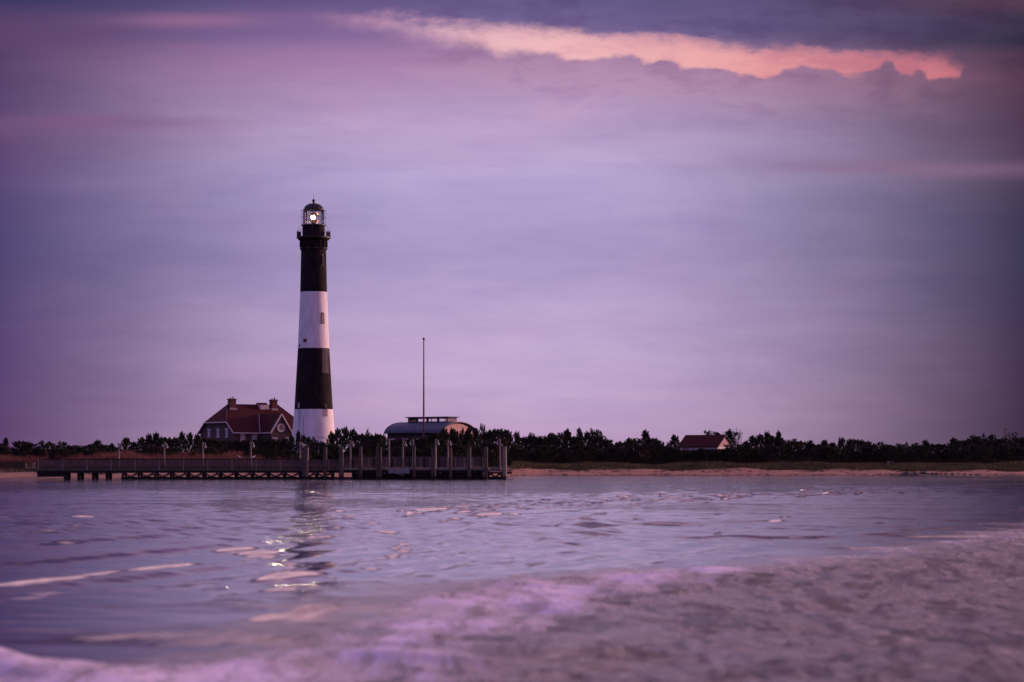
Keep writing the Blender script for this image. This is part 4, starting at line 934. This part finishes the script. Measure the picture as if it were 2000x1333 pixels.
def blades(name, x0, x1, t0, t1, n, hmin, hmax, wid, m_, dens=None, seed=1):
    r = np.random.default_rng(seed)
    x = r.uniform(x0, x1, n); tt = t0+(t1-t0)*r.random(n); y = shore(x)+tt
    cl = np.sin(x*.42+1.3*np.sin(tt*.3))*.5+np.sin(x*1.3+tt*.6)*.3+np.sin(x*.13+2)*.4
    keep = r.random(n) < (dens(x, tt, cl) if dens else np.ones(n)); x, y, tt, cl = x[keep], y[keep], tt[keep], cl[keep]
    n = len(x); zg = gz(x, y); h = (hmin+(hmax-hmin)*r.random(n))*(.8+.25*cl); an = r.random(n)*6.283
    lx_, ly_ = r.normal(0,.22,n)*h, r.normal(0,.22,n)*h
    V0 = np.stack([x-wid*np.cos(an), y-wid*np.sin(an), zg-.05], -1); V1 = np.stack([x+wid*np.cos(an), y+wid*np.sin(an), zg-.05], -1)
    V2 = np.stack([x+lx_, y+ly_, zg+h], -1)
    return np_mesh(name, np.stack([V0,V1,V2],1).reshape(-1,3), np.arange(3*n).reshape(-1,3), m_, False)
g1_ = blades('dune_grass', 0, 110, 9, 30, 80000, .45, .95, .05, M['grass'], lambda x, t_, c: np.clip((t_-15.5+np.clip((x-35)/9, 0, 5)-1.8*c)/2.5, 0, 1)); tag(g1_, 'olive dune grass along the top of the beach right of the pier', 'grass', kind='stuff')
g2_ = blades('reeds', -75, -31, 22, 50, 70000, 1.2, 2.3, .05, M['reed'], lambda x, t_, c: (c > -.35)*np.clip(1-np.maximum(0, (x+44)/12), .0, 1)); tag(g2_, 'rust-coloured reeds between the pier railing and the dark trees', 'reeds', kind='stuff')
g3_ = blades('shore_scrub', -110, -20, 9, 34, 38000, .5, 1.1, .05, M['grass'], lambda x, t_, c: np.clip((t_-np.where(x < -50, 10, 14))/3, 0, 1)*.8, 5); tag(g3_, 'low dark grass behind the left part of the pier', 'grass', kind='stuff')
g4_ = blades('undergrowth', -110, 120, 29, 62, 80000, .6, 1.5, .10, M['under'], None, 9); tag(g4_, 'dark undergrowth beneath the shoreline trees', 'undergrowth', kind='stuff')

# ------------------------------------------------------------------ bulkhead, rocks and driftwood on the right beach
D = 433.0; bxx = wx(1749, D); bz = float(gz(bxx, D))
bk = empty('timber_bulkhead', (bxx, D, bz), math.radians(-14), 'small weathered timber bulkhead with a dark opening on the right beach', 'bulkhead')
MB().box(-1.35,-.95,-.5,-.3,-.3,.95).build('end_board', M['wood_pale'], bk)
MB().prism([(-.95,.55),(1.3,.12),(1.3,.45),(-1.35,1.12),(-1.35,.957),(-.95,.957)], 'y', -.5, -.35).build('front_plank', M['wood'], bk)
MB().box(-1.3,1.5,-.2,.2,-.3,.5).build('back_wall', M['wood_dark'], bk)
MB().box(1.35,1.55,-.5,-.3,-.3,.5).build('post', M['wood_pale'], bk)
def rock(px, D_, s, lab, i):
    x_ = wx(px, D_); r = random.Random(i); mb = MB(); n = 9
    pr = [(0.001,-.3),(.7,-.25),(1.0,.05),(.85,.4),(.5,.62),(.001,.7)]
    mb.lathe([(a*s*1.3, b_*s) for a, b_ in pr], n)
    mb.v = [(vx*r.uniform(.75,1.25), vy*r.uniform(.75,1.25), vz*r.uniform(.8,1.2)) for vx, vy, vz in mb.v]
    o = mb.build('rock', M['rock'], None, False, loc=(x_, D_, max(float(gz(x_, D_)), -.05))); tag(o, lab, 'rock', 'dark rocks at the waterline on the right')
rk = [(1764,.35),(1771,.55),(1778,.4),(1786,.5),(1795,.3),(1803,.5),(1811,.28),(1820,.3),(1829,.35),(1838,.25),(1848,.28),(1860,.25),(1872,.2),(1884,.2),(1896,.2),(1911,.16),(1738,.16),(1720,.16),(1706,.14)]
rk.sort()
for i, (px, s) in enumerate(rk): rock(px, float(shore(wx(px, 425)))+1.2+.8*math.sin(i), s*1.25, '%s dark wet rock from the left in the waterline row on the right beach' % (['first','second','third','fourth','fifth','sixth','seventh','eighth','ninth','tenth','eleventh','twelfth','thirteenth','fourteenth','fifteenth','sixteenth','seventeenth','eighteenth','rightmost'][i]), i)
dr = MB(); r = random.Random(5)
for k in range(420):
    x_ = r.uniform(0, 100); t_ = r.choice([r.uniform(1.0,2.2), r.uniform(8,17), r.uniform(8,17)]); y_ = float(shore(x_))+t_; z_ = float(gz(x_, y_)); a = r.uniform(-.6,.6); l_ = r.uniform(.1,.45)
    dr.tube((x_-l_*math.cos(a),y_-l_*math.sin(a),z_+.03),(x_+l_*math.cos(a),y_+l_*math.sin(a),z_+r.uniform(.03,.2)),r.uniform(.03,.08),.02,4)
tag(dr.build('beach_debris', M['rock']), 'dark twigs and seaweed scattered over the pink sand beach', 'debris', kind='stuff')
